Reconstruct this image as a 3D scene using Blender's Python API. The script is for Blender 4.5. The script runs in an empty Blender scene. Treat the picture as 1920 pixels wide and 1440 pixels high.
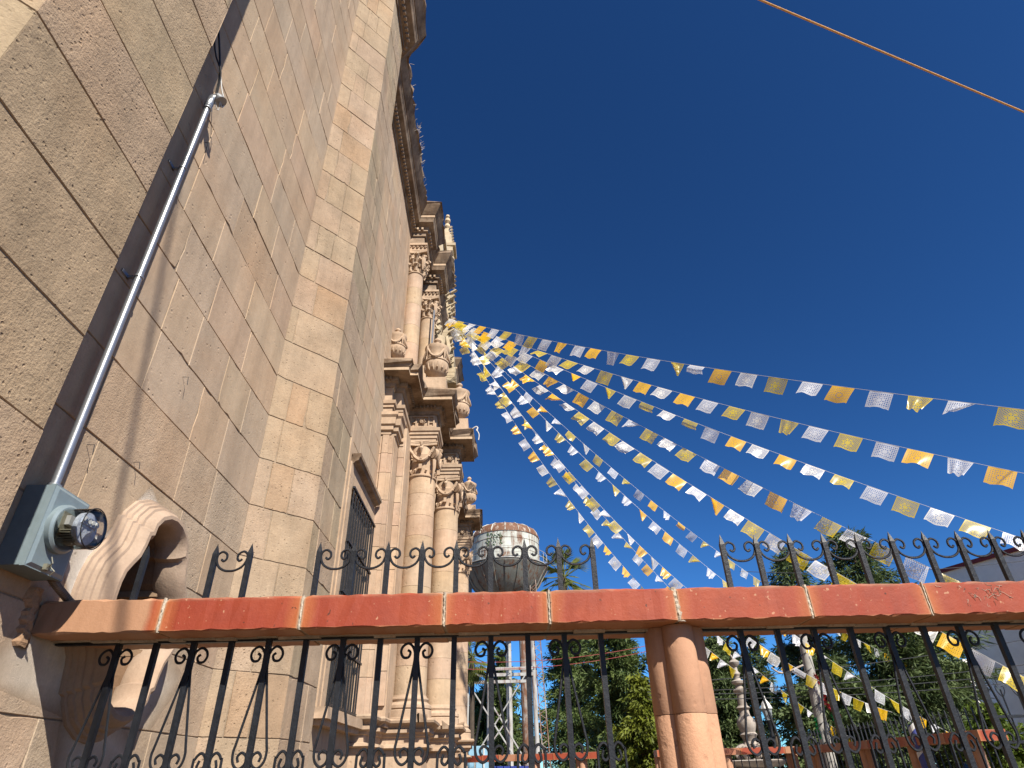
import bpy, bmesh, math, random
import numpy as np
from mathutils import Vector, Matrix
R = math.radians
S = 1.9            # one modelling unit (distance of the near wall from the viewer) in metres
EYE = 1.6          # eye height in metres
scene = bpy.context.scene
col = scene.collection

# ---------------------------------------------------------------- camera, light, exposure
cam_d = bpy.data.cameras.new('camera'); cam = bpy.data.objects.new('camera', cam_d); col.objects.link(cam)
scene.camera = cam
PITCH, ROLL, YAW = 0.5670, -0.0279, 0.0287
f_ = Vector((math.sin(YAW)*math.cos(PITCH), math.cos(YAW)*math.cos(PITCH), math.sin(PITCH)))
r0 = Vector((math.cos(YAW), -math.sin(YAW), 0)); u0 = r0.cross(f_)
r1 = math.cos(ROLL)*r0 + math.sin(ROLL)*u0; u1 = -math.sin(ROLL)*r0 + math.cos(ROLL)*u0
cam.matrix_world = Matrix(((r1.x, u1.x, -f_.x, 0), (r1.y, u1.y, -f_.y, 0), (r1.z, u1.z, -f_.z, EYE), (0, 0, 0, 1)))
cam_d.sensor_width = 36; cam_d.lens = 1147.6/1920*36; cam_d.clip_start = .05; cam_d.clip_end = 3000

SUNV = Vector((0.609, -1.0, 1.086)).normalized()     # towards the sun
world = bpy.data.worlds.new('World'); scene.world = world; world.use_nodes = True
wn = world.node_tree; bg = wn.nodes['Background']
sky = wn.nodes.new('ShaderNodeTexSky'); sky.sky_type = 'NISHITA'; sky.sun_disc = False
sky.sun_elevation = math.asin(SUNV.z); sky.sun_rotation = math.atan2(SUNV.x, SUNV.y)
sky.altitude = 2200; sky.air_density = 1.0; sky.dust_density = 0.0; sky.ozone_density = 4.0
gm_ = wn.nodes.new('ShaderNodeGamma'); gm_.inputs[1].default_value = 1.30; wn.links.new(sky.outputs[0], gm_.inputs[0])
mx_ = wn.nodes.new('ShaderNodeMix'); mx_.data_type = 'RGBA'; mx_.blend_type = 'MULTIPLY'; mx_.inputs['Factor'].default_value = 1
mx_.inputs[7].default_value = (.49, .93, 1.20, 1); wn.links.new(gm_.outputs[0], mx_.inputs[6]); wn.links.new(mx_.outputs[2], bg.inputs[0])
bg.inputs[1].default_value = 0.0355
sd = bpy.data.lights.new('sun', 'SUN'); sd.energy = 5.0; sd.angle = R(.53); sd.color = (1.0, .93, .82)
sun = bpy.data.objects.new('sun', sd); col.objects.link(sun)
sun.rotation_euler = SUNV.to_track_quat('Z', 'Y').to_euler(); sun.location = (0, -20, 40)
scene.view_settings.view_transform = 'Standard'; scene.view_settings.look = 'None'
scene.view_settings.exposure = 0.95; scene.view_settings.gamma = 1

# ---------------------------------------------------------------- helpers
def W(p): return Vector((p[0]*S, p[1]*S, p[2]*S+EYE))
BASE = {}
def tag(o, label=None, cat=None, group=None, kind=None):
    if label: o['label'] = label
    if cat: o['category'] = cat
    if group: o['group'] = group
    if kind: o['kind'] = kind
    return o
def thing(name, label, cat, loc, group=None):
    o = bpy.data.objects.new(name, None); col.objects.link(o); o.empty_display_size = .1
    o.location = W(loc); BASE[o] = W(loc).copy(); return tag(o, label, cat, group)

class MB:
    def __init__(s): s.v = []; s.f = []; s.c = []; s.sm = []
    def add(s, vs, fs, tint=None, smooth=False):
        n = len(s.v); s.v += [tuple(v) for v in vs]; s.f += [tuple(i+n for i in f) for f in fs]
        s.c += [tint or (1, 1, 1)]*len(vs); s.sm += [smooth]*len(fs)
    def box(s, x0, x1, y0, y1, z0, z1, tint=None):
        s.add([(x0,y0,z0),(x1,y0,z0),(x1,y1,z0),(x0,y1,z0),(x0,y0,z1),(x1,y0,z1),(x1,y1,z1),(x0,y1,z1)],
              [(0,3,2,1),(4,5,6,7),(0,1,5,4),(1,2,6,5),(2,3,7,6),(3,0,4,7)], tint)
    def prism(s, poly, z0, z1, tint=None):     # poly counter-clockwise
        n = len(poly)
        s.add([(x,y,z0) for x,y in poly]+[(x,y,z1) for x,y in poly],
              [tuple(range(n-1,-1,-1)), tuple(range(n,2*n))]+[(i,(i+1)%n,n+(i+1)%n,n+i) for i in range(n)], tint)
    def lathe(s, c, prof, seg=20, tint=None, smooth=True, sx=1):
        vs = []; fs = []
        for r, z in prof:
            for k in range(seg):
                a = 2*math.pi*k/seg; vs.append((c[0]+r*math.cos(a)*sx, c[1]+r*math.sin(a), z))
        for i in range(len(prof)-1):
            for k in range(seg):
                k2 = (k+1)%seg; fs.append((i*seg+k, i*seg+k2, (i+1)*seg+k2, (i+1)*seg+k))
        s.add(vs, fs, tint, smooth)
        s.add(vs[:seg], [tuple(range(seg-1,-1,-1))], tint); s.add(vs[-seg:], [tuple(range(seg))], tint)
    def tube(s, pts, r, seg=6, tint=None, smooth=True, cap=True, flat=None):
        pts = [Vector(p) for p in pts]; n = len(pts); vs = []; fs = []
        t0 = (pts[1]-pts[0]).normalized(); ref = Vector((0,0,1)) if abs(t0.z) < .9 else Vector((1,0,0))
        a = t0.cross(ref).normalized()
        for i, p in enumerate(pts):
            t = (pts[min(i+1,n-1)]-pts[max(i-1,0)]).normalized()
            a = (a - t*a.dot(t)).normalized(); b = t.cross(a)
            rr = r[i] if isinstance(r, (list, tuple)) else r
            for k in range(seg):
                w = 2*math.pi*(k+.5)/seg; vs.append(p+a*rr*math.cos(w)+b*rr*math.sin(w))
        for i in range(n-1):
            for k in range(seg):
                k2 = (k+1)%seg; fs.append((i*seg+k, i*seg+k2, (i+1)*seg+k2, (i+1)*seg+k))
        if cap: fs.append(tuple(range(seg-1,-1,-1))); fs.append(tuple((n-1)*seg+k for k in range(seg)))
        s.add(vs, fs, tint, smooth)
    def build(s, name, mat, parent=None, loc=None, **kw):
        if parent is not None: base = BASE[parent]
        else: base = W(loc) if loc is not None else W(np.mean(np.array(s.v), axis=0))
        if s.v:
            A = np.array([tuple(v) for v in s.v], float)*S; A[:,2] += EYE; A -= np.array(base)
        me = bpy.data.meshes.new(name)
        me.from_pydata([tuple(r) for r in A], [], s.f)
        at = me.color_attributes.new('tint', 'FLOAT_COLOR', 'POINT')
        c = np.ones((len(s.v), 4), np.float32); c[:, :3] = np.array(s.c, np.float32); at.data.foreach_set('color', c.ravel())
        me.polygons.foreach_set('use_smooth', s.sm)
        me.materials.append(mat)
        if name not in ('stone_block',) :
            bm = bmesh.new(); bm.from_mesh(me); bmesh.ops.recalc_face_normals(bm, faces=bm.faces); bm.to_mesh(me); bm.free()
        if any(s.sm):
            try: me.set_sharp_from_angle(angle=R(38))
            except Exception: pass
        o = bpy.data.objects.new(name, me); col.objects.link(o)
        if parent is not None: o.parent = parent; BASE[o] = base
        else: o.location = base; BASE[o] = base.copy()
        return tag(o, **kw)
def smooth_path(pts, n=4):
    out = []; P = [Vector(p) for p in pts]; P = [P[0]]+P+[P[-1]]
    for i in range(1, len(P)-2):
        for k in range(n):
            t = k/n; a, b, c, d = P[i-1], P[i], P[i+1], P[i+2]
            out.append(.5*((2*b)+(c-a)*t+(2*a-5*b+4*c-d)*t*t+(3*b-a-3*c+d)*t**3))
    out.append(P[-2]); return out
def copy_tree(o, parent=None):
    c = o.copy(); col.objects.link(c); c.parent = parent; BASE[c] = BASE.get(o)
    for ch in [x for x in bpy.data.objects if x.parent == o]: copy_tree(ch, c)
    return c

# ---------------------------------------------------------------- materials
def new_mat(name):
    m = bpy.data.materials.new(name); m.use_nodes = True; nt = m.node_tree
    return m, nt, nt.nodes, nt.links, nt.nodes['Principled BSDF']
def N(nt, t, **kw):
    n = nt.nodes.new(t)
    for k, v in kw.items():
        if hasattr(n, k) and not isinstance(v, dict): setattr(n, k, v)
    return n
def math_(nt, op, a, b=None, clamp=False):
    n = nt.nodes.new('ShaderNodeMath'); n.operation = op; n.use_clamp = clamp
    for i, x in enumerate((a, b)):
        if x is None: continue
        if isinstance(x, (int, float)): n.inputs[i].default_value = x
        else: nt.links.new(x, n.inputs[i])
    return n.outputs[0]
def mix(nt, fac, a, b, mode='MIX'):
    n = nt.nodes.new('ShaderNodeMix'); n.data_type = 'RGBA'; n.blend_type = mode
    for s_, x in ((n.inputs['Factor'], fac), (n.inputs[6], a), (n.inputs[7], b)):
        if isinstance(x, (int, float)): s_.default_value = x
        elif isinstance(x, tuple): s_.default_value = (*x, 1) if len(x) == 3 else x
        else: nt.links.new(x, s_)
    return n.outputs[2]
def noise(nt, vec, scale, detail=4, rough=.6):
    n = nt.nodes.new('ShaderNodeTexNoise'); n.inputs['Scale'].default_value = scale
    n.inputs['Detail'].default_value = detail; n.inputs['Roughness'].default_value = rough
    nt.links.new(vec, n.inputs['Vector']); return n.outputs[0]
def ramp(nt, x, p0, p1, c0=0., c1=1.):
    n = nt.nodes.new('ShaderNodeMapRange'); n.inputs[1].default_value = p0; n.inputs[2].default_value = p1
    n.inputs[3].default_value = c0; n.inputs[4].default_value = c1; nt.links.new(x, n.inputs[0]); return n.outputs[0]
K = .68
def stone_mat(name, pit=1.0, rough_amp=1.0, base=(1,1,1), pit_scale=55, blotch=.16, fine=90, soot=0.0, stretch=(1,1,1)):
    base = tuple(x*K for x in base)
    m, nt, nd, lk, b = new_mat(name)
    tc = nd.new('ShaderNodeTexCoord').outputs['Object']
    mp = nd.new('ShaderNodeMapping'); mp.inputs['Scale'].default_value = stretch; lk.new(tc, mp.inputs[0]); v = mp.outputs[0]
    at = nd.new('ShaderNodeAttribute'); at.attribute_name = 'tint'
    c = mix(nt, 1.0, at.outputs[0], base, 'MULTIPLY')
    n1 = noise(nt, v, 3.2, 5, .65); n2 = noise(nt, v, fine, 3, .7); n3 = noise(nt, v, 14, 5, .7)
    f1 = ramp(nt, n1, .3, .7, 1-blotch, 1+blotch); f2 = ramp(nt, n2, .25, .75, 1-.10*rough_amp, 1+.10*rough_amp)
    f3 = ramp(nt, n3, .3, .7, .92, 1.07)
    mp2 = nd.new('ShaderNodeMapping'); mp2.inputs['Scale'].default_value = (3.2, 3.2, .30); lk.new(tc, mp2.inputs[0])
    f3 = math_(nt, 'MULTIPLY', f3, ramp(nt, noise(nt, mp2.outputs[0], 1.6, 5, .65), .35, .62, .86, 1.05))
    wn_ = nd.new('ShaderNodeTexWhiteNoise'); lk.new(at.outputs[0], wn_.inputs['Vector']); bv = ramp(nt, wn_.outputs[0], 0, 1, .35, 1.45)
    ff = math_(nt, 'MULTIPLY', math_(nt, 'MULTIPLY', f1, f2), f3)
    vm = nd.new('ShaderNodeVectorMath'); vm.operation = 'SCALE'; lk.new(c, vm.inputs[0]); lk.new(ff, vm.inputs['Scale'])
    # warm / cool blotches
    n4 = noise(nt, v, 1.7, 3, .5)
    c2 = mix(nt, ramp(nt, n4, .45, .75, 0, .45), vm.outputs[0], mix(nt, 1.0, vm.outputs[0], (1.08, .93, .80), 'MULTIPLY'))
    # pits
    vo = nd.new('ShaderNodeTexVoronoi'); vo.inputs['Scale'].default_value = pit_scale
    dn = nd.new('ShaderNodeVectorMath'); dn.operation = 'ADD'; nz = nd.new('ShaderNodeTexNoise'); nz.inputs['Scale'].default_value = 60
    lk.new(v, nz.inputs['Vector']); sc = nd.new('ShaderNodeVectorMath'); sc.operation = 'SCALE'; sc.inputs['Scale'].default_value = .010
    lk.new(nz.outputs[1], sc.inputs[0]); lk.new(v, dn.inputs[0]); lk.new(sc.outputs[0], dn.inputs[1]); lk.new(dn.outputs[0], vo.inputs['Vector'])
    sel = ramp(nt, noise(nt, v, 9, 2, .6), .50, .66)
    wsel = nd.new('ShaderNodeSeparateColor'); lk.new(vo.outputs['Color'], wsel.inputs[0])
    big = math_(nt, 'GREATER_THAN', wsel.outputs[0], .55)
    pm = math_(nt, 'MULTIPLY', math_(nt, 'MULTIPLY', ramp(nt, vo.outputs['Distance'], .33, .16), big), math_(nt, 'ADD', math_(nt, 'MULTIPLY', sel, .75), .25))
    pm = math_(nt, 'MULTIPLY', math_(nt, 'MULTIPLY', pm, bv), pit, True)
    c3 = mix(nt, math_(nt, 'MULTIPLY', pm, .55), c2, mix(nt, 1.0, c2, (.42, .36, .30), 'MULTIPLY'))
    if soot > 0:
        sn = ramp(nt, noise(nt, v, 2.6, 6, .7), .42, .62, 0, soot)
        c3 = mix(nt, sn, c3, mix(nt, 1.0, c3, (.42, .36, .32), 'MULTIPLY'))
    lk.new(c3, b.inputs['Base Color']); b.inputs['Roughness'].default_value = .93
    b.inputs['Specular IOR Level'].default_value = .2
    h = math_(nt, 'SUBTRACT', math_(nt, 'MULTIPLY', math_(nt, 'ADD', math_(nt, 'MULTIPLY', n2, .5*rough_amp), math_(nt, 'MULTIPLY', n3, .9*rough_amp)), bv), math_(nt, 'MULTIPLY', pm, 1.5))
    bp = nd.new('ShaderNodeBump'); bp.inputs['Strength'].default_value = .55; bp.inputs['Distance'].default_value = .012
    lk.new(h, bp.inputs['Height']); lk.new(bp.outputs[0], b.inputs['Normal'])
    return m
def plain(name, c, rough=.6, metal=0, bump=0, bscale=60, var=.12, vscale=8, spec=.5, use_tint=False):
    if max(c) > .1: c = tuple(x*K for x in c)
    m, nt, nd, lk, b = new_mat(name); tc = nd.new('ShaderNodeTexCoord').outputs['Object']
    n1 = noise(nt, tc, vscale, 5, .65); f1 = ramp(nt, n1, .3, .7, 1-var, 1+var)
    vm = nd.new('ShaderNodeVectorMath'); vm.operation = 'SCALE'; lk.new(f1, vm.inputs['Scale'])
    if use_tint:
        at = nd.new('ShaderNodeAttribute'); at.attribute_name = 'tint'; lk.new(mix(nt, 1.0, at.outputs[0], c, 'MULTIPLY'), vm.inputs[0])
    else: vm.inputs[0].default_value = c
    lk.new(vm.outputs[0], b.inputs['Base Color'])
    b.inputs['Roughness'].default_value = rough; b.inputs['Metallic'].default_value = metal; b.inputs['Specular IOR Level'].default_value = spec
    if bump:
        bp = nd.new('ShaderNodeBump'); bp.inputs['Strength'].default_value = bump; bp.inputs['Distance'].default_value = .01
        lk.new(noise(nt, tc, bscale, 4, .7), bp.inputs['Height']); lk.new(bp.outputs[0], b.inputs['Normal'])
    return m
M_rough = stone_mat('pitted_tuff', base=(1.05,1.0,.915), pit=1.0, rough_amp=1.25, pit_scale=42)
M_fine = stone_mat('dressed_stone', base=(1.05,.985,.885), pit=.55, rough_amp=.45, pit_scale=26, blotch=.08)
M_mid = stone_mat('coarse_dressed_stone', base=(1.02,.96,.865), pit=.8, rough_amp=1.0, pit_scale=34, blotch=.10)
M_carve = stone_mat('carved_stone', pit=.5, rough_amp=.6, soot=.22, base=(.60,.445,.315), pit_scale=16, blotch=.12)
M_corn = stone_mat('weathered_cornice_stone', pit=.5, rough_amp=1.0, base=(.40,.30,.215), pit_scale=14, blotch=.25, soot=.8)
M_cream = stone_mat('cream_stone', pit=.3, rough_amp=.6, base=(.62,.52,.365), pit_scale=14, blotch=.15, soot=.25)
M_mortar = stone_mat('joint_mortar', pit=.3, rough_amp=1.6, base=(.36,.28,.20), blotch=.25)
M_limemortar = stone_mat('lime_mortar', pit=.8, rough_amp=2.2, base=(.58,.50,.40), blotch=.3)
M_pillar = stone_mat('peach_stone', pit=.5, rough_amp=.55, base=(.58,.335,.215), pit_scale=24, blotch=.07)
M_fount = stone_mat('pale_fountain_stone', pit=.3, rough_amp=.8, base=(.52,.47,.42), pit_scale=14, soot=.5)
M_iron = plain('black_painted_iron', (.012,.0135,.017), .45, 0, .25, 70, .35, 30, spec=.3)
M_galv = plain('galvanised_steel', (.50,.52,.55), .34, .75, .08, 60, .10, 25)
M_boxp = plain('grey_box_paint', (.26,.33,.36), .45, .15, .05, 120, .10, 18)
M_dark = plain('dark_void', (.012,.010,.009), .9)
M_glassdark = plain('dark_window_glass', (.02,.025,.03), .12, 0, 0, 1, .1)
M_cable = plain('black_cable', (.015,.015,.016), .5)
M_whitew = plain('white_wire', (.7,.69,.66), .5)
M_rope = plain('orange_yellow_rope', (1.1,.58,.14), .8, 0, .8, 300, .35, 60)
M_flex = plain('rusty_flexible_conduit', (.20,.15,.11), .55, .3, .2, 80, .3, 20)
M_white = plain('white_paint', (.72,.72,.70), .55, 0, .1, 20, .12, 5)
M_greyw = plain('pale_render', (1.28,1.25,1.19), .9, 0, .2, 30, .07, 3)
M_red = plain('red_trim_paint', (.30,.035,.035), .6)
M_bark = plain('bark', (.06,.045,.032), .95, 0, .8, 20, .3, 6)
M_pole = plain('concrete_pole', (.42,.40,.36), .85, 0, .3, 20, .2, 5)
M_blue = plain('pale_blue_paint', (.28,.52,.70), .6)
M_navy = plain('blue_tarp', (.03,.05,.30), .6)
M_ground = stone_mat('stone_paving', pit=.5, rough_amp=1, base=(.22,.155,.10), pit_scale=12, blotch=.25)
M_str = plain('white_string', (.8,.8,.8), .7)

# rusted tank: white paint with rust streaks running down
def rust_mat(name, c, amount):
    m, nt, nd, lk, b = new_mat(name); tc = nd.new('ShaderNodeTexCoord').outputs['Object']
    mp = nd.new('ShaderNodeMapping'); mp.inputs['Scale'].default_value = (1.4, 1.4, .16); lk.new(tc, mp.inputs[0])
    s1 = noise(nt, mp.outputs[0], 2.2, 6, .7); s2 = noise(nt, tc, 1.1, 6, .75)
    f = math_(nt, 'ADD', ramp(nt, s1, .62-amount*.3, .80-amount*.3), math_(nt, 'MULTIPLY', ramp(nt, s2, .60-.2*amount, .75-.2*amount), .7), True)
    c = tuple(x*K for x in c); cc = mix(nt, ramp(nt, noise(nt, tc, .9, 3, .5), .4, .65), c, tuple(x*.75 for x in c))
    lk.new(mix(nt, f, cc, (.13,.055,.026)), b.inputs['Base Color']); b.inputs['Roughness'].default_value = .75
    bp = nd.new('ShaderNodeBump'); bp.inputs['Strength'].default_value = .3; bp.inputs['Distance'].default_value = .03
    lk.new(s1, bp.inputs['Height']); lk.new(bp.outputs[0], b.inputs['Normal']); return m
M_tank = rust_mat('weathered_white_tank_paint', (.66,.69,.62), .42)
M_dome = rust_mat('rusted_tank_roof', (.62,.56,.47), .85)
M_cone = rust_mat('rust_streaked_grey_paint', (.26,.27,.24), .42)
M_leg = rust_mat('weathered_leg_paint', (.52,.52,.50), .3)
M_rleg = rust_mat('rusted_leg_paint', (.45,.42,.38), .7)

def rail_mat(name):
    m, nt, nd, lk, b = new_mat(name)
    tc = nd.new('ShaderNodeTexCoord'); g = tc.outputs['Generated']; ob = tc.outputs['Object']
    at = nd.new('ShaderNodeAttribute'); at.attribute_name = 'tint'
    sx = nd.new('ShaderNodeSeparateXYZ'); lk.new(g, sx.inputs[0])
    d = math_(nt, 'ABSOLUTE', math_(nt, 'SUBTRACT', sx.outputs[0], .5))           # 0 centre .5 ends
    n1 = noise(nt, ob, 6, 5, .65); n2 = noise(nt, ob, 60, 4, .7); n3 = noise(nt, ob, 2.5, 3, .6)
    e = ramp(nt, math_(nt, 'ADD', d, math_(nt, 'MULTIPLY', math_(nt, 'SUBTRACT', n1, .5), .16)), .39, .50)
    red = mix(nt, ramp(nt, n3, .35, .65), (.36,.060,.030), (.43,.088,.040))
    red = mix(nt, ramp(nt, n1, .5, .62, 0, .4), red, (.30,.055,.032))
    c = mix(nt, e, red, (.52,.16,.060)); zed = sx.outputs[2]
    e2 = ramp(nt, d, .485, .5); c = mix(nt, e2, c, (.56,.33,.21))
    # rubbed dusty upper edge and pale chips
    top = math_(nt, 'MULTIPLY', ramp(nt, zed, .86, 1.0), ramp(nt, n1, .4, .6)); c = mix(nt, math_(nt, 'MULTIPLY', top, .7), c, (.38,.30,.22))
    bot = ramp(nt, zed, .07, .0); c = mix(nt, math_(nt, 'MULTIPLY', bot, .7), c, (.66,.38,.20))
    sp = ramp(nt, noise(nt, ob, 45, 2, .5), .70, .74); c = mix(nt, math_(nt, 'MULTIPLY', sp, .6), c, (.72,.45,.30))
    dk = ramp(nt, noise(nt, ob, 38, 2, .5), .29, .25); c = mix(nt, math_(nt, 'MULTIPLY', dk, .8), c, (.07,.03,.02))
    # 'tint' red channel below 1 = bare peach stone shows (alpha of the wash)
    bare = nd.new('ShaderNodeSeparateColor'); lk.new(at.outputs[0], bare.inputs[0])
    bn = math_(nt, 'ADD', bare.outputs[0], math_(nt, 'MULTIPLY', math_(nt, 'SUBTRACT', n3, .5), .5))
    c = mix(nt, ramp(nt, bn, .55, .35), c, (.54,.31,.20))
    c = mix(nt, 1.0, c, (.64,.60,.53), 'MULTIPLY'); lk.new(mix(nt, ramp(nt, n2, .3, .7, 0, .25), c, mix(nt, 1.0, c, (.82,.8,.78), 'MULTIPLY')), b.inputs['Base Color'])
    b.inputs['Roughness'].default_value = .62; b.inputs['Specular IOR Level'].default_value = .35
    bp = nd.new('ShaderNodeBump'); bp.inputs['Strength'].default_value = .35; bp.inputs['Distance'].default_value = .006
    lk.new(math_(nt, 'ADD', math_(nt, 'MULTIPLY', n2, .7), math_(nt, 'MULTIPLY', n1, .9)), bp.inputs['Height']); lk.new(bp.outputs[0], b.inputs['Normal']); return m
M_rail = rail_mat('worn_red_stone_wash')

def lace_mat(name, c, holes, pattern, thin=.15):
    m, nt, nd, lk, b = new_mat(name)
    uv = nd.new('ShaderNodeTexCoord').outputs['UV']; sx = nd.new('ShaderNodeSeparateXYZ'); lk.new(uv, sx.inputs[0]); u, v = sx.outputs[0], sx.outputs[1]
    if pattern == 0:      # diagonal lattice round a solid central motif
        a = math_(nt, 'ABSOLUTE', math_(nt, 'SINE', math_(nt, 'MULTIPLY', math_(nt, 'ADD', u, v), 30)))
        c_ = math_(nt, 'ABSOLUTE', math_(nt, 'SINE', math_(nt, 'MULTIPLY', math_(nt, 'SUBTRACT', u, v), 30)))
    else:
        a = math_(nt, 'ABSOLUTE', math_(nt, 'SINE', math_(nt, 'MULTIPLY', u, 38)))
        c_ = math_(nt, 'ABSOLUTE', math_(nt, 'SINE', math_(nt, 'MULTIPLY', v, 28)))
    hole = math_(nt, 'MULTIPLY', math_(nt, 'GREATER_THAN', a, holes), math_(nt, 'GREATER_THAN', c_, holes))
    du = math_(nt, 'SUBTRACT', u, .5); dv = math_(nt, 'MULTIPLY', math_(nt, 'SUBTRACT', v, .45), .85)
    rr = math_(nt, 'SQRT', math_(nt, 'ADD', math_(nt, 'POWER', du, 2), math_(nt, 'POWER', dv, 2)))
    ang = math_(nt, 'ARCTAN2', dv, du)
    star = math_(nt, 'ADD', .21, math_(nt, 'MULTIPLY', math_(nt, 'SINE', math_(nt, 'MULTIPLY', ang, 7)), .05))
    out = math_(nt, 'GREATER_THAN', rr, star)
    ring = math_(nt, 'LESS_THAN', math_(nt, 'ABSOLUTE', math_(nt, 'SUBTRACT', rr, .13)), .018)
    hole = math_(nt, 'MAXIMUM', math_(nt, 'MULTIPLY', hole, out), math_(nt, 'MULTIPLY', ring, math_(nt, 'GREATER_THAN', math_(nt, 'SINE', math_(nt, 'MULTIPLY', ang, 9)), 0)))
    inb = math_(nt, 'MULTIPLY', math_(nt, 'LESS_THAN', math_(nt, 'ABSOLUTE', math_(nt, 'SUBTRACT', u, .5)), .455), math_(nt, 'LESS_THAN', math_(nt, 'ABSOLUTE', math_(nt, 'SUBTRACT', v, .5)), .43))
    hole = math_(nt, 'MULTIPLY', hole, inb)
    tr = nd.new('ShaderNodeBsdfTransparent'); tl = nd.new('ShaderNodeBsdfTranslucent'); df = nd.new('ShaderNodeBsdfDiffuse'); gl = nd.new('ShaderNodeBsdfGlossy')
    gl.inputs['Roughness'].default_value = .3
    for s_ in (tl, df): s_.inputs['Color'].default_value = (*c, 1)
    m1 = nd.new('ShaderNodeMixShader'); m1.inputs[0].default_value = .45; lk.new(df.outputs[0], m1.inputs[1]); lk.new(tl.outputs[0], m1.inputs[2])
    m2 = nd.new('ShaderNodeMixShader'); m2.inputs[0].default_value = .05; lk.new(m1.outputs[0], m2.inputs[1]); lk.new(gl.outputs[0], m2.inputs[2])
    m3 = nd.new('ShaderNodeMixShader'); lk.new(math_(nt, 'MAXIMUM', hole, thin), m3.inputs[0]); lk.new(m2.outputs[0], m3.inputs[1]); lk.new(tr.outputs[0], m3.inputs[2])
    lk.new(m3.outputs[0], nd['Material Output'].inputs[0]); return m
M_fw = lace_mat('white_pierced_plastic', (.80,.81,.84), .64, 1)
M_fy = lace_mat('yellow_pierced_plastic', (.74,.56,.02), .58, 0)
M_fw2 = lace_mat('ivory_pierced_plastic', (.76,.75,.72), .55, 0, .05)
M_fo = lace_mat('orange_pierced_plastic', (.95,.55,.01), .86, 1)

def leaf_mat(name, ca, cb, scale=1.2):
    m, nt, nd, lk, b = new_mat(name); tc = nd.new('ShaderNodeTexCoord').outputs['Object']
    at = nd.new('ShaderNodeAttribute'); at.attribute_name = 'tint'; sp = nd.new('ShaderNodeSeparateColor'); lk.new(at.outputs[0], sp.inputs[0])
    f = math_(nt, 'ADD', math_(nt, 'MULTIPLY', ramp(nt, noise(nt, tc, scale, 3, .6), .35, .65), .6), math_(nt, 'MULTIPLY', sp.outputs[0], .4))
    c = mix(nt, f, ca, cb); b.inputs['Roughness'].default_value = .6; b.inputs['Specular IOR Level'].default_value = .25
    lk.new(c, b.inputs['Base Color'])
    tl = nd.new('ShaderNodeBsdfTranslucent'); lk.new(c, tl.inputs['Color']); ms = nd.new('ShaderNodeMixShader'); ms.inputs[0].default_value = .25
    lk.new(b.outputs[0], ms.inputs[1]); lk.new(tl.outputs[0], ms.inputs[2]); lk.new(ms.outputs[0], nd['Material Output'].inputs[0]); return m
M_conif = leaf_mat('conifer_needles', (.028,.056,.016), (.13,.17,.048))
M_conif2 = leaf_mat('feathery_dark_foliage', (.028,.054,.02), (.13,.17,.06))
M_lime = leaf_mat('yellow_green_leaves', (.05,.075,.010), (.17,.19,.02))
M_palm = leaf_mat('palm_leaves', (.05,.075,.015), (.16,.17,.04))
M_hedge = leaf_mat('hedge_leaves', (.05,.09,.012), (.15,.20,.03))

# ---------------------------------------------------------------- ground
g = MB(); g.add([(-400,-400,-.842),(400,-400,-.842),(400,400,-.842),(-400,400,-.842)], [(0,1,2,3)])
g.build('plaza_ground', M_ground, loc=(0,0,-.842), kind='structure')

# ---------------------------------------------------------------- church
church = thing('church', 'pink stone baroque church with chamfered buttresses, carved columned portal and a heavy dark cornice', 'church', (-1.0, 3.0, -.842))
CZ = [-.842,-.69,-.49,-.285,-.08,.126,.332,.528,.732,.937,1.143,1.348,1.553,1.757,1.965,2.17,2.37,2.565,2.765,2.99,3.22,3.43,3.645,3.855,4.07,4.28,4.5,4.71,4.93,5.17,5.44]
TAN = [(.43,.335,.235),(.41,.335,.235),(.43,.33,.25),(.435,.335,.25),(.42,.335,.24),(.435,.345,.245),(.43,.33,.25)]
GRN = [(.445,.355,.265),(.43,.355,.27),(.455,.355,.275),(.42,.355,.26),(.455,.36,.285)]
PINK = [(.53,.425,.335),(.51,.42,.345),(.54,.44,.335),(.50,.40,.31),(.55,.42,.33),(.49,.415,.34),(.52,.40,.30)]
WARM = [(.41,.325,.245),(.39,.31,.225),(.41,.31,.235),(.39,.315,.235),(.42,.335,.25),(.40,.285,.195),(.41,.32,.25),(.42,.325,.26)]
STUFF = {}
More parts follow.
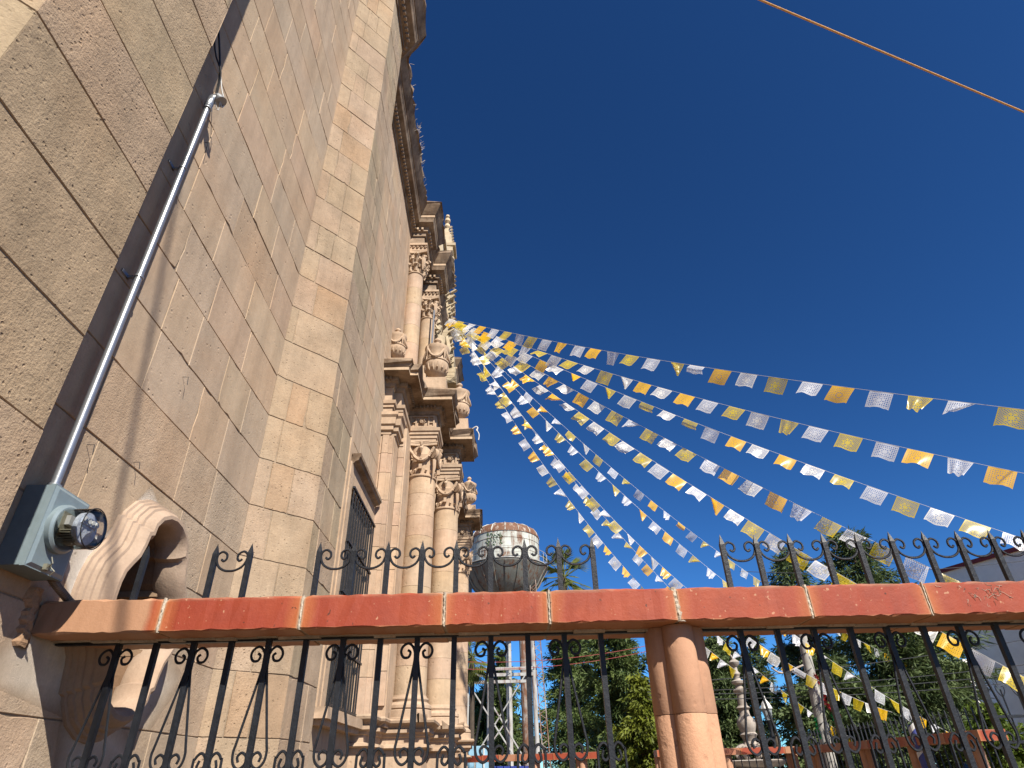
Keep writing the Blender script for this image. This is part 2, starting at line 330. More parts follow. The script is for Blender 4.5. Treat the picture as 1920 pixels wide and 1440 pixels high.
def ashlar(P0, ud, nd_, length, seed, lens, tints, mat, zmax_single=3.5, zmin_single=-.1, rough=1.0, zs=CZ, gap=.0015, cutter=None, fixed={}, low=None):
    mat0 = mat
    rnd = random.Random(seed); ud = Vector(ud).normalized(); nn = Vector(nd_).normalized(); P0 = Vector(P0)
    for ci in range(len(zs)-1):
        z0, z1 = zs[ci], zs[ci+1]
        mat = low if (low and z1 < .95) else mat0
        if ci in fixed: cuts = [0]+[c for c in fixed[ci]]+[length]
        else:
            cuts = [0]; u = rnd.uniform(.35, 1.0)*rnd.choice(lens)
            while u < length-.11: cuts.append(u); u += rnd.choice(lens)*rnd.uniform(.85, 1.15)
            cuts.append(length)
        for a, b in zip(cuts[:-1], cuts[1:]):
            ga = gap*rnd.uniform(.5, 1.2); gb = gap*rnd.uniform(.5, 1.2)
            gA = ga if a > 0 else 0; gB = gb if b < length else 0
            u0_, u1_, za, zb = a+gA, b-gB, z0+gap*rnd.uniform(.3,1.1), z1-gap*rnd.uniform(.3,1.1)
            face = rnd.gauss(0, .0008)*rough; ns = 7; nv = 4; ring = []
            ch = .0013*rough
            for k in range(ns): ring.append((u0_+(u1_-u0_)*k/ns, za, 0, 1))
            for k in range(nv): ring.append((u1_, za+(zb-za)*k/nv, -1, 0))
            for k in range(ns): ring.append((u1_-(u1_-u0_)*k/ns, zb, 0, -1))
            for k in range(nv): ring.append((u0_, zb-(zb-za)*k/nv, 1, 0))
            vs = []; n = len(ring)
            cu, cz = (u0_+u1_)/2, (za+zb)/2
            jit = []
            for (u, z, du, dz) in ring:
                corner = (u in (u0_, u1_)) and (z in (za, zb))
                j = abs(rnd.gauss(0, .0009))*rough + (.009*rnd.random() if rnd.random() < .05 else 0)
                su = 0 if (u == u0_ and a == 0) or (u == u1_ and b == length) else 1
                jit.append((j*su*(1 if u < cu else -1) if (u in (u0_, u1_)) else 0, j*(1 if z < cz else -1) if (z in (za, zb)) else 0))
            edge0 = 0 if a == 0 else 1; edge1 = 0 if b == length else 1
            for lay, (dn, ins) in enumerate(((-.030, 0), (-.0018, 0), (0, ch))):
                for (u, z, du, dz), (ju, jz) in zip(ring, jit):
                    iu = ins*(1 if u == u0_ else -1 if u == u1_ else 0)
                    if (u == u0_ and not edge0) or (u == u1_ and not edge1): iu *= .5
                    iz = ins*(1 if z == za else -1 if z == zb else 0)
                    vs.append(P0+ud*(u+iu+(ju if lay else 0))+nn*(face+dn)+Vector((0,0,z+iz+(jz if lay else 0))))
            fs = [tuple(2*n+k for k in range(n))]
            for L in (0, 1):
                for k in range(n):
                    k2 = (k+1)%n; fs.append((L*n+k, L*n+k2, (L+1)*n+k2, (L+1)*n+k))
            if (ud.cross(Vector((0,0,1)))).dot(nn) < 0: fs = [tuple(reversed(f)) for f in fs]
            t = rnd.choice(tints); av = [sum(x)/len(tints) for x in zip(*tints)]; t = tuple(.65*x+.35*y for x, y in zip(t, av)); q = rnd.uniform(.96, 1.04); t = tuple(x*q for x in t)
            if za > zmin_single and zb < zmax_single:
                m = MB(); m.add(vs, fs, t); o = m.build('stone_block', mat, church)
                if cutter and cutter[1](a, b, za, zb): CUTS.append(o)
            else:
                STUFF.setdefault(mat.name, (mat, MB()))[1].add(vs, fs, t)
CUTS = []
B0, B1 = .563, .959; A1 = -.796
K0, K1 = 2.546, 2.957
# oculus outline (y, z) quarter offsets about its centre
OC = (1.715, .388)
Q = [(0,.248),(.035,.243),(.068,.227),(.090,.202),(.094,.176),(.110,.170),(.116,.140),(.128,.108),(.150,.082),(.168,.058),(.176,.030),(.178,0)]
def oc_outline(off=0):
    pts = [(y, z) for y, z in Q]+[(y, -z) for y, z in reversed(Q[:-1])]
    pts = pts+[(-y, z) for y, z in reversed(pts[1:-1])]
    n = len(pts); out = []
    for i in range(n):
        a, b, c = Vector(pts[i-1]), Vector(pts[i]), Vector(pts[(i+1)%n])
        d1 = (b-a).normalized(); d2 = (c-b).normalized(); n1 = Vector((-d1.y, d1.x)); n2 = Vector((-d2.y, d2.x))
        nn = (n1+n2).normalized(); k = off/max(.55, nn.dot(n1)); out.append((OC[0]+b.x+nn.x*k, OC[1]+b.y+nn.y*k))
    return out
# faces of the wall
ashlar((-1,-3.5,0), (0,1,0), (1,0,0), 3.86, 3, [.34,.42,.5], PINK, M_fine, zmin_single=99)
ashlar((-1,.36,0), (1,1,0), (1,-1,0), .2879, 5, [.2,.29], TAN, M_rough, rough=1.3)
ashlar((A1,B0,0), (0,1,0), (1,0,0), B1-B0, 8, [.26,.5,.7,.6], TAN, M_rough, rough=1.15, gap=.0009)
ashlar((A1,B1,0), (-1,1,0), (1,1,0), .2879, 9, [.2,.29], TAN, M_rough, zmin_single=99)
inoc = lambda a, b, z0, z1: a+1.163 < 2.0 and b+1.163 > 1.45 and z0 < .72 and z1 > .06
ashlar((-1,1.163,0), (0,1,0), (1,0,0), K0-.204-1.163, 21, [.27,.36,.44,.22], PINK, M_fine, cutter=(0, inoc), rough=.8, zmax_single=4.3, low=M_mid)
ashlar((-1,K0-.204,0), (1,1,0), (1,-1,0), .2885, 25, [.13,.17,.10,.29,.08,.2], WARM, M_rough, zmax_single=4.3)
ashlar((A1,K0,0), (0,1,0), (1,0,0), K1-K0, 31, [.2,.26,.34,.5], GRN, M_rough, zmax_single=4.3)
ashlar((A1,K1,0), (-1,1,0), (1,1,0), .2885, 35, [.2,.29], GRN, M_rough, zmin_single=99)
ashlar((-1,K1+.204,0), (0,1,0), (1,0,0), 4.68-K1-.204, 41, [.26,.33,.42,.21], PINK, M_fine, zmax_single=3.3, rough=.7,
       fixed={**{i: [.53,1.43] for i in (6,7,8,9,10,11)}})
# lower-left coarse blocks of the same wall are covered by wall 2 above
plan = [(-1,-3.5),(-1,.36),(A1,B0),(A1,B1),(-1,B1+.204),(-1,K0-.204),(A1,K0),(A1,K1),(-1,K1+.204),(-1,4.68),(-1,12.4)]
def inset(path, d):
    out = []
    for i, p in enumerate(path):
        a = Vector(path[max(i-1,0)]); b = Vector(p); c = Vector(path[min(i+1,len(path)-1)])
        d1 = (b-a) if i else (c-b); d2 = (c-b) if i < len(path)-1 else (b-a)
        d1 = d1.normalized(); d2 = d2.normalized(); n1 = Vector((d1.y,-d1.x)); n2 = Vector((d2.y,-d2.x))
        nn = (n1+n2).normalized(); k = d/max(.3, nn.dot(n1)); out.append((b.x+nn.x*k, b.y+nn.y*k))
    return out
back = inset(plan, -.0032)
# mortar bed: walls split round the oculus, built as separate prisms
def bed(path, z0, z1, mb):
    for a, b in zip(path[:-1], path[1:]):
        mb.add([(a[0],a[1],z0),(b[0],b[1],z0),(b[0],b[1],z1),(a[0],a[1],z1)], [(0,1,2,3)])
mb = MB(); bed(back[:5], -.842, 5.5, mb); bed(back[5:], -.842, 5.5, mb)
mb.build('mortar_bed', M_mortar, church)
mb = MB(); xb = -1.0032
y0_, y1_ = back[4][1], back[5][1]
out = oc_outline(.02); n = len(out)
rect = []
for (y, z) in out:                                   # project outline outwards to a rectangle
    dy, dz = y-OC[0], z-OC[1]; k = min(.42/abs(dy) if dy else 9e9, .34/abs(dz) if dz else 9e9); rect.append((OC[0]+dy*k, OC[1]+dz*k))
rc = [(OC[0]+.42, OC[1]+.34), (OC[0]+.42, OC[1]-.34), (OC[0]-.42, OC[1]-.34), (OC[0]-.42, OC[1]+.34)]
vs = [(xb, y, z) for y, z in out]+[(xb, y, z) for y, z in rect]
fs = [(i, (i+1)%n, n+(i+1)%n, n+i) for i in range(n)]; mb.add(vs, fs)
ya, yb, za, zb = OC[0]-.42, OC[0]+.42, OC[1]-.34, OC[1]+.34
for c in rc:                                         # corner fillers
    i = [k for k in range(n) if (abs(rect[k][0]-c[0]) < 1e-6) != (abs(rect[(k+1)%n][0]-c[0]) < 1e-6) and abs(rect[k][0]-c[0]) < .3 and abs(rect[k][1]-c[1]) < .3]
    for k in i: mb.add([(xb,*rect[k]),(xb,*rect[(k+1)%n]),(xb,*c)], [(0,1,2)])
for (p, q, r, s_) in ((y0_,y1_,-.842,za),(y0_,y1_,zb,5.5),(y0_,ya,za,zb),(yb,y1_,za,zb)): mb.add([(xb,p,r),(xb,q,r),(xb,q,s_),(xb,p,s_)], [(0,1,2,3)])
mb.build('mortar_bed', M_mortar, church)
# cut the blocks round the oculus
cm = MB(); oo = oc_outline(.03)
cm.add([(-.9, y, z) for y, z in oo]+[(-1.3, y, z) for y, z in oo], [tuple(range(n)), tuple(range(2*n-1, n-1, -1))]+[(i, n+i, n+(i+1)%n, (i+1)%n) for i in range(n)])
cut = cm.build('oculus_cutter', M_mortar, church)
for o in CUTS:
    md = o.modifiers.new('b', 'BOOLEAN'); md.operation = 'DIFFERENCE'; md.object = cut; md.solver = 'EXACT'; md.use_hole_tolerant = True
bpy.context.view_layer.update(); dg = bpy.context.evaluated_depsgraph_get()
for o in CUTS:
    nm = bpy.data.meshes.new_from_object(o.evaluated_get(dg)); o.modifiers.clear()
    if len(nm.polygons) == 0: bpy.data.objects.remove(o); continue
    o.data = nm
bpy.data.objects.remove(cut)

# the oculus: moulded frame, reveal and dark pane
prof = [(.056,-1.005),(.055,-.992),(.048,-.990),(.047,-.979),(.041,-.977),(.039,-.966),(.033,-.965),(.031,-.951),(.024,-.949),(.019,-.935),(.010,-.926),(.000,-.925),(-.010,-.934),(-.015,-.950),(-.016,-.978),(-.011,-1.005),(-.006,-1.015)]
rings = [oc_outline(o_) for o_, x in prof]
fr = MB(); vs = []; fs = []
for (o_, x), rg in zip(prof, rings): vs += [(x, y, z) for y, z in rg]
for i in range(len(prof)-1):
    for k in range(n): k2 = (k+1)%n; fs.append((i*n+k, i*n+k2, (i+1)*n+k2, (i+1)*n+k))
fr.add(vs, fs, (.82,.83,.88), True)
oc = fr.build('oculus_frame', M_carve, church)
rv = MB(); ra_, rb2 = oc_outline(-.006), oc_outline(.004); kk_ = len(ra_)
rv.add([(-1.012, y, z) for y, z in ra_]+[(-1.36, y, z) for y, z in rb2], [(i, (i+1)%kk_, kk_+(i+1)%kk_, kk_+i) for i in range(kk_)], (.42,.36,.32)); rv.build('reveal', M_carve, oc)  # dark tint paints in the shade inside the opening
md = MB(); md.add([(-1.355, y, z) for y, z in oc_outline(0)], [tuple(range(n))])
md.build('pane', M_dark, oc)
lg = MB()
for z in (.30,.46,.53): lg.box(-1.30,-1.0, 1.85, 1.90, z, z+.016)
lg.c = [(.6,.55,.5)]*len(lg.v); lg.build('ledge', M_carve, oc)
ob = MB()
ob.tube([(-1.04,1.70,.16),(-1.04,1.70,.61)], .006, 4); ob.build('iron_bar', M_iron, oc)

# ---- window of the far bay with hood, sill and grille
win = MB(); win.box(-1.06,-.9985, 3.84,4.60,.36,1.64); wino = win.build('window', M_glassdark, church)
fm = MB(); fc = (1.0,1.0,.99)
for b_ in ((-1.03,-.98,3.76,3.85,.30,1.80),(-1.03,-.98,4.59,4.67,.30,1.80),(-1.03,-.98,3.85,4.59,1.64,1.80),(-1.03,-.988,3.71,3.76,.30,1.95),(-1.03,-.989,3.76,4.67,1.86,1.90)): fm.box(*b_, fc)
fm.build('frame', M_carve, wino)
hd = MB()
hp = [(0,1.795),(.028,1.80),(.032,1.808),(.058,1.815),(.062,1.83),(.072,1.838),(.072,1.862),(0,1.875)]
vs = [(-1+a, 3.80-a*.4, z) for a, z in hp]+[(-1+a, 4.60+a*.3, z) for a, z in hp]; k = len(hp)
hd.add(vs, [(i, i+1, k+i+1, k+i) for i in range(k-1)]+[tuple(range(k-1,-1,-1)), tuple(range(k, 2*k))])
hd.build('hood', M_corn, wino)
sl = MB(); sl.box(-1.0,-.915,3.66,4.67,.27,.325); sl.box(-1.0,-.94,3.70,4.64,.24,.27); sl.build('sill', M_carve, wino)
for i in range(11):
    y = 3.85+i*.0735; gb = MB(); gb.tube([(-.965,y,.33),(-.965,y,1.645)], .0065, 4, smooth=False); gb.build('grille_bar', M_iron, wino)
for z in (.35,.66,.97,1.28,1.64): gb = MB(); gb.box(-.974,-.956,3.83,4.61,z-.007,z+.007); gb.build('grille_crossbar', M_iron, wino)

# ---- mouldings swept along a plan path
def sweep(path, prof, mat, name, tint=(1,1,1), parent=church, rag=0, seed=1, **kw):
    rnd = random.Random(seed); m = MB(); P = []
    if rag:                                       # subdivide for broken edges
        q = [path[0]]
        for a, b in zip(path[:-1], path[1:]):
            L = math.dist(a, b); k = max(1, int(L/.07))
            q += [(a[0]+(b[0]-a[0])*i/k, a[1]+(b[1]-a[1])*i/k) for i in range(1, k+1)]
        path = q
    for o_, z in prof:
        P.append([(x, y, z) for x, y in inset(path, o_)])
    n = len(path); vs = []
    for j, row in enumerate(P):
        for p in row:
            if rag and j >= rag: p = (p[0]+rnd.uniform(-.030, .008), p[1]+rnd.uniform(-.006,.016), p[2]+rnd.uniform(-.028,.010)*(1 if j < len(P)-1 else 1.2))
            vs.append(p)
    fs = [(j*n+i, j*n+i+1, (j+1)*n+i+1, (j+1)*n+i) for j in range(len(P)-1) for i in range(n-1)]
    m.add(vs, fs, tint); return m.build(name, mat, parent, **kw)
def dentils(path, o0, o1, z0, z1, step, mat, name, parent=church, w=.5):
    m = MB()
    for a, b in zip(path[:-1], path[1:]):
        a, b = Vector(a), Vector(b); L = (b-a).length
        if L < .1: continue
        d = (b-a)/L; nn = Vector((d.y, -d.x)); k = int(L/step)
        for i in range(k):
            c = a+d*(L*(i+.5)/k); h = d*(step*w/2)
            p = [c-h+nn*o0, c+h+nn*o0, c+h+nn*o1, c-h+nn*o1]
            m.prism([(v.x, v.y) for v in reversed(p)], z0, z1)
    o = m.build(name, mat, parent, kind='stuff'); return o

# plan path of the lower entablature
LP = [(-1.12,4.66),(-.93,4.66),(-.93,4.75),(-.86,4.75),(-.86,5.175),(-.585,5.175),(-.585,5.45),(-.66,5.45),(-.66,6.0),(-.425,6.0),(-.425,6.27),(-.62,6.27),
      (-.62,8.37),(-.42,8.37),(-.42,8.64),(-.66,8.64),(-.66,9.15),(-.585,9.15),(-.585,9.43),(-.86,9.43),(-.86,9.9),(-1.0,9.9)]
bodyP = [(-1.3,4.70),(-.985,4.70),(-.985,4.675),(-.92,4.675),(-.92,4.70),(-.885,4.70),(-.885,4.92),(-.82,4.92),(-.82,5.62),(-.68,5.62),(-.68,6.40),(-.75,6.40),(-.75,8.25),(-.68,8.25),(-.68,9.0),(-.82,9.0),(-.82,9.75),(-.885,9.9),(-1.3,9.9)]
PT = (1,1,1)
m = MB(); m.prism(bodyP, .30, 2.67); m.build('portal_body', M_carve, church)
# pilaster blocks with visible joints: thin proud skins
rnd = random.Random(77); z = .36
while z < 2.45:
    z2 = min(z+rnd.uniform(.17,.24), 2.47); q = rnd.uniform(.93,1.06)
    m = MB(); t = (q, q*rnd.uniform(.97,1.02), q*rnd.uniform(.95,1.03))
    m.prism([(-1.0,4.668),(-.98,4.668),(-.98,4.655),(-.925,4.655),(-.925,4.668),(-.89,4.668),(-.89,4.70),(-1.0,4.70)], z+.002, z2-.002, t)
    m.build('pilaster_block', M_carve, church)
    m = MB(); m.prism([(-.882,4.895),(-.83,4.895),(-.83,4.93),(-.882,4.93)], z+.07, z2+.065, t); m.build('pilaster_block', M_carve, church); z = z2
# pilaster capital mouldings
cp = [(0,2.47),(.012,2.475),(.012,2.50),(.03,2.51),(.03,2.55),(.045,2.56),(.05,2.62),(.065,2.64),(.065,2.67)]
sweep([(-1.1,4.668),(-.925,4.668),(-.925,4.70),(-.885,4.70),(-.885,4.9),(-.84,4.9)], cp, M_carve, 'pilaster_capital')
arch = [(-.02,2.665),(0,2.665),(0,2.695),(.010,2.697),(.010,2.73),(.022,2.733),(.022,2.757),(.034,2.765),(.038,2.797),(-.02,2.80)]
sweep(LP, arch, M_carve, 'architrave')
sweep(LP, [(-.005,2.797),(-.005,2.955)], M_carve, 'frieze')
# frieze panels with rosettes on each column block
for (xa, xb_, y) in ((-.855,-.59,5.18),(-.60,-.43,6.005),(-.60,-.425,8.375)):
    p = MB(); w = xb_-xa; c = (xa+xb_)/2
    for b_ in ((xa+.015,xb_-.015,2.925,2.94),(xa+.015,xb_-.015,2.812,2.826),(xa+.015,xa+.03,2.826,2.925),(xb_-.03,xb_-.015,2.826,2.925)): p.box(b_[0],b_[1],y-.016,y,b_[2],b_[3])
    for sx_ in (-1,1): p.box(c+sx_*.060-.007,c+sx_*.060+.007,y-.014,y,2.826,2.925); p.box(min(c+sx_*.067,c+sx_*.1),max(c+sx_*.067,c+sx_*.1),y-.014,y,2.862,2.872)
    pf = p.build('frieze_panel', M_carve, church)
    rs = MB()
    for k_ in range(8):
        a = k_*math.pi/4; rs.tube([(c+.008*math.cos(a),y-.012,2.875+.008*math.sin(a)),(c+.022*math.cos(a),y-.024,2.875+.022*math.sin(a)),(c+.032*math.cos(a),y-.010,2.875+.032*math.sin(a))], [.004,.008,.003], 5)
    rs.tube([(c,y,2.875),(c,y-.026,2.875)], .010, 8); rs.build('rosette', M_carve, pf)
corn = [(0,2.945),(.012,2.955),(.018,2.985),(.040,2.995),(.040,3.0),(.045,3.008),(.045,3.03),(.135,3.036),(.150,3.038),(.150,3.068),(.158,3.072),(.175,3.10),(.19,3.135),(.185,3.155),(.10,3.175),(-.10,3.185)]
sweep(LP, corn, M_corn, 'lower_cornice', rag=11, seed=4)
sweep(LP, [(.1515,3.037),(.1515,3.067)], M_carve, 'corona_fascia', tint=(1.1,1.12,1.1))
dentils(LP, .040, .066, 3.0, 3.033, .034, M_corn, 'dentil_course')

def drums(cx, cy, r, z0, z1, par, seed, taper=.93, hs=(.17,.25), half=False):
    rnd = random.Random(seed); z = z0; H = z1-z0
    while z < z1-.01:
        z2 = z+rnd.uniform(*hs)
        if z2 > z1-.10: z2 = z1
        ra = r*(1-(1-taper)*((z-z0)/H)**1.6); rb = r*(1-(1-taper)*((z2-z0)/H)**1.6); q = rnd.uniform(.95,1.04)
        m = MB(); m.lathe((cx,cy), [(ra,z+.0012),(rb,z2-.0012)], 40, (q,q*rnd.uniform(.97,1.02),q*rnd.uniform(.94,1.03)))
        m.build('drum', M_carve, par); z = z2
def spiral(mb, c, ax, up, R0, turns, r, depth):
    # scroll of a volute in the plane spanned by ax and up
    c = Vector(c); ax = Vector(ax).normalized(); up = Vector(up); pts = []; rr = []
    k = int(turns*14)
    for i in range(k+1):
        t = i/k; a = math.pi/2+t*turns*2*math.pi; q = R0*(1-.80*t); pts.append(c+ax*(q*math.cos(a))+up*(q*math.sin(a))); rr.append(r*(1-.5*t))
    mb.tube(pts, rr, 6); nn = ax.cross(up)
    mb.tube([c-nn*depth*.5, c+nn*depth*.5], [R0*.62]*2, 12)
def ionic_capital(cx, cy, r, za, zb, par):
    m = MB(); H = zb-za
    m.lathe((cx,cy), [(r,za-.03),(r+.012,za-.024),(r+.014,za-.012),(r+.004,za-.004),(r*.95,za),(r*.95,za+H*.25),(r*1.0,za+H*.42),(r*1.12,za+H*.6),(r*1.05,za+H*.62),(r*1.02,zb-.045)], 32)
    # concave abacus
    k = r*1.32; pts = []
    for q in range(4):
        a0 = math.pi/4+q*math.pi/2
        c0 = Vector((math.cos(a0), math.sin(a0)))*k*1.28; c1 = Vector((math.cos(a0+math.pi/2), math.sin(a0+math.pi/2)))*k*1.28; t = Vector((-math.sin(a0), math.cos(a0)))
        mid = (c0+c1)/2*.84
        for s_ in (0,.08,.3,.5,.7,.92):
            p = c0.lerp(c1, s_); inw = (mid-(c0+c1)/2)*(4*s_*(1-s_)); p = p+inw
            if s_ == 0: p = p*.97
            pts.append((cx+p.x, cy+p.y))
    m.prism(pts, zb-.038, zb-.012); m.prism([(cx+(x-cx)*1.03, cy+(y-cy)*1.03) for x, y in pts], zb-.012, zb)
    for sx_ in (-1,1):
        for sy_ in (-1,1):
            d = Vector((sx_, sy_, 0)).normalized(); c = Vector((cx,cy,0))+d*(r*1.36)+Vector((0,0,zb-.038-H*.26))
            spiral(m, c, d, (0,0,1), H*.24, 1.6, .012, .034)
            # connecting scroll band
            m.tube(smooth_path([c+Vector((0,0,H*.22)), Vector((cx,cy,0))+d*r*1.12+Vector((0,0,zb-.05)), Vector((cx,cy,0))+d*r*.9+Vector((0,0,zb-.06))]), .012, 5)
            # hanging husk
            m.tube([c+Vector((0,0,-H*.2)), c+Vector((0,0,-H*.45))+d*.004, c+Vector((0,0,-H*.78))-d*.01], [.020,.016,.004], 6)
    # garlands between volutes and mask drop in the middle of each side
    for q in range(4):
        a = q*math.pi/2; nx = Vector((math.cos(a), math.sin(a), 0)); tx = Vector((-math.sin(a), math.cos(a), 0)); cc = Vector((cx,cy,0))
        rnd = random.Random(q); pth = []
        for i in range(13):
            t = -1+i/6; pth.append(cc+nx*(r*(1.16+.10*t*t))+tx*(r*.95*t)+Vector((0,0,zb-.07-H*.40*(1-t*t))))
        m.tube(pth, [.012+.006*(1-abs(-1+i/6))+.003*(i%2) for i in range(13)], 7)
        for i in range(12):
            p = pth[i].lerp(pth[i+1], .5)+Vector((rnd.uniform(-.01,.01), rnd.uniform(-.01,.01), rnd.uniform(-.012,.012))); m.tube([p, p+nx*.014+Vector((0,0,rnd.uniform(-.01,.01)))], [.011,.003], 5)
        f = cc+nx*(r*1.22)
        m.tube([f+Vector((0,0,zb-.02)), f+nx*.02+Vector((0,0,zb-.035)), f+nx*.02+Vector((0,0,zb-.055))], [.012,.018,.010], 8)
        m.tube([f+Vector((0,0,zb-.06)), f+nx*.016+Vector((0,0,zb-.085)), f+Vector((0,0,zb-.125))], [.020,.017,.006], 8)
        m.box(f.x-.014, f.x+.014, f.y-.014, f.y+.014, za+H*.10, za+H*.24)
    # egg band above the astragal
    for k_ in range(16):
        a = k_*math.pi/8; m.tube([(cx+(r+.0)*math.cos(a), cy+r*math.sin(a), za+.012),(cx+(r+.012)*math.cos(a), cy+(r+.012)*math.sin(a), za+.03),(cx+r*math.cos(a), cy+r*math.sin(a), za+.05)], [.006,.011,.004], 5)
    return m.build('capital', M_carve, par)
def leaf_capital(cx, cy, r, za, zb, par, seed=1, mat=None):
    rnd = random.Random(seed); m = MB(); H = zb-za; mat = mat or M_carve
    m.lathe((cx,cy), [(r,za-.03),(r+.010,za-.022),(r+.010,za-.012),(r*.92,za-.005),(r*.95,za+H*.2),(r*1.05,za+H*.55),(r*1.2,za+H*.72),(r*1.1,zb-.05)], 24)
    for row in range(3):
        for k_ in range(9):
            a = (k_+.5*(row%2))*2*math.pi/9; zz = za+H*(.02+.22*row); e = Vector((math.cos(a), math.sin(a), 0)); t = Vector((-e.y, e.x, 0)); c = Vector((cx,cy,zz))
            pth = [c+e*r*.98, c+e*(r*1.06+.01*row)+Vector((0,0,H*.2)), c+e*(r*1.2+.012*row+.015)+Vector((0,0,H*.29)), c+e*(r*1.28+.012*row+.02)+Vector((0,0,H*.22))]
            m.tube(smooth_path(pth, 2), [.018,.022,.024,.024,.022,.018,.012], 5)
            for s_ in (-1,1): m.tube([pth[1]+t*s_*.012, pth[2]+t*s_*.030-Vector((0,0,.01))], [.013,.006], 5)
    for sx_ in (-1,1):
        for sy_ in (-1,1):
            d = Vector((sx_, sy_, 0)).normalized(); spiral(m, Vector((cx,cy,zb-.05-H*.14))+d*r*1.45, d, (0,0,1), H*.15, 1.4, .012, .03)
            m.tube([Vector((cx,cy,zb-.1))+d*r*1.5, Vector((cx,cy,zb-.17))+d*r*1.5, Vector((cx,cy,zb-.28))+d*r*1.42], [.024,.028,.006], 6)
    k = r*1.5
    m.prism([(cx-k,cy-k),(cx-k*.3,cy-k*.8),(cx+k*.3,cy-k*.8),(cx+k,cy-k),(cx+k*.8,cy-k*.3),(cx+k*.8,cy+k*.3),(cx+k,cy+k),(cx+k*.3,cy+k*.8),(cx-k*.3,cy+k*.8),(cx-k,cy+k),(cx-k*.8,cy+k*.3),(cx-k*.8,cy-k*.3)], zb-.035, zb)
    return m.build('capital', mat, par)

COLS = [(-.715,5.31,.134),(-.552,6.13,.134),(-.55,8.505,.134),(-.715,9.29,.134)]
for i, (cx, cy, r) in enumerate(COLS):
    m = MB()
    m.lathe((cx,cy), [(r*1.02,.525),(r*1.05,.512),(r*1.14,.507),(r*1.16,.495),(r*1.12,.485),(r*1.10,.478),(r*1.2,.468),(r*1.32,.455),(r*1.33,.435),(r*1.24,.425)], 40)
    m.lathe((cx,cy), [(r*1.30,.425),(r*1.34,.42),(r*1.34,.372),(r*1.38,.368),(r*1.38,.355)], 40)
    cb = m.build('column_base', M_carve, church)
    co = MB(); co.lathe((cx,cy), [(r*.975,.5),(r*.905,2.35)], 32); c_ = co.build('column', M_carve, church)
    drums(cx, cy, r, .52, 2.33, c_, 11+i)
    ionic_capital(cx, cy, r*.93, 2.345, 2.665, c_)
# pedestal mouldings following the columns
PP = [(-1.12,4.66),(-.90,4.66),(-.90,4.90),(-.87,4.90),(-.87,5.13),(-.555,5.13),(-.555,5.47),(-.60,5.47),(-.60,5.96),(-.39,5.96),(-.39,6.30),(-.60,6.30),(-.60,8.33),(-.39,8.33),(-.39,8.68),(-.60,8.68),(-.60,9.12),(-.555,9.12),(-.555,9.46),(-.87,9.46),(-.87,9.9)]
sweep(PP, [(-.12,.362),(.06,.358),(.07,.345),(.066,.33),(.03,.31),(.02,.296),(.030,.292),(.030,.270),(.005,.262),(.0,.245),(-.01,.24)], M_carve, 'pedestal_cap', tint=(.93,.93,.93), rag=0)
sweep(PP, [(-.05,.245),(-.012,.243),(-.012,.20),(.025,.192),(.028,.176),(.006,.168),(-.02,.166),(-.02,-.842)], M_carve, 'pedestal_dado', tint=(.97,.97,.97))
rnd = random.Random(9)
for k_ in range(7):                                   # broken chunks of the pedestal cap
    x, y = rnd.choice([(-.60,5.06),(-.84,5.05),(-.50,5.9),(-.42,5.9),(-.92,4.6),(-.55,5.2),(-.38,6.05)]); x += rnd.uniform(-.03,.03)
    m = MB(); w = rnd.uniform(.02,.045)
    vs = [(x+sx_*w*rnd.uniform(.6,1), y+sy_*.03, .30+sz_*rnd.uniform(.03,.07)+.03) for sx_ in (-1,1) for sy_ in (-1,1) for sz_ in (0,1)]
    m.add(vs, [(0,1,3,2),(4,6,7,5),(0,4,5,1),(2,3,7,6),(0,2,6,4),(1,5,7,3)]); m.build('broken_stone', M_corn, church)

# ---- urns and blocks on the lower cornice
def urn(cx, cy, z0, s, name='urn', blk=True):
    m = MB()
    if blk: m.box(cx-.098*s, cx+.098*s, cy-.098*s, cy+.098*s, z0, z0+.13*s)
    z = z0+.13*s
    pr = [(.03,0),(.032,.03),(.028,.045),(.04,.055),(.075,.08),(.098,.125),(.106,.165),(.102,.185),(.110,.192),(.110,.203),(.098,.208),(.086,.24),(.085,.27),(.100,.315),(.108,.335),(.108,.352),(.094,.358),(.06,.385),(.03,.40),(.022,.42),(.034,.44),(.026,.46),(.008,.475)]
    m.lathe((cx,cy), [(a*s, z+b*s) for a, b in pr], 28)
    u = m.build(name, M_carve, church)
    g = MB()
    for q in range(4):
        a0 = q*math.pi/2+math.pi/4; pts = []
        for i in range(11):
            t = i/10; a = a0+t*math.pi/2; rr = (.104+.008*math.sin(t*math.pi))*s; pts.append((cx+rr*math.cos(a), cy+rr*math.sin(a), z+(.32-.115*math.sin(t*math.pi))*s))
        g.tube(pts, [(.007+.006*math.sin(i/10*math.pi)+.002*(i%2))*s for i in range(11)], 6)
        p = pts[0]; g.tube([(p[0],p[1],p[2]+.02*s),(p[0],p[1],p[2]-.02*s),(p[0],p[1],p[2]-.11*s)], [.012*s,.014*s,.004*s], 6)
    for k_ in range(14):
        a = k_*math.pi/7; g.tube([(cx+.05*s*math.cos(a),cy+.05*s*math.sin(a),z+.07*s),(cx+.092*s*math.cos(a),cy+.092*s*math.sin(a),z+.115*s),(cx+.105*s*math.cos(a),cy+.105*s*math.sin(a),z+.16*s)], [.006*s,.013*s,.004*s], 5)
    g.build('garland', M_carve, u); return u
urn(-.965,4.80,3.20,.86); urn(-.61,5.12,3.13,1.16); urn(-.43,5.93,3.13,1.10); urn(-.43,8.42,3.13,1.0)

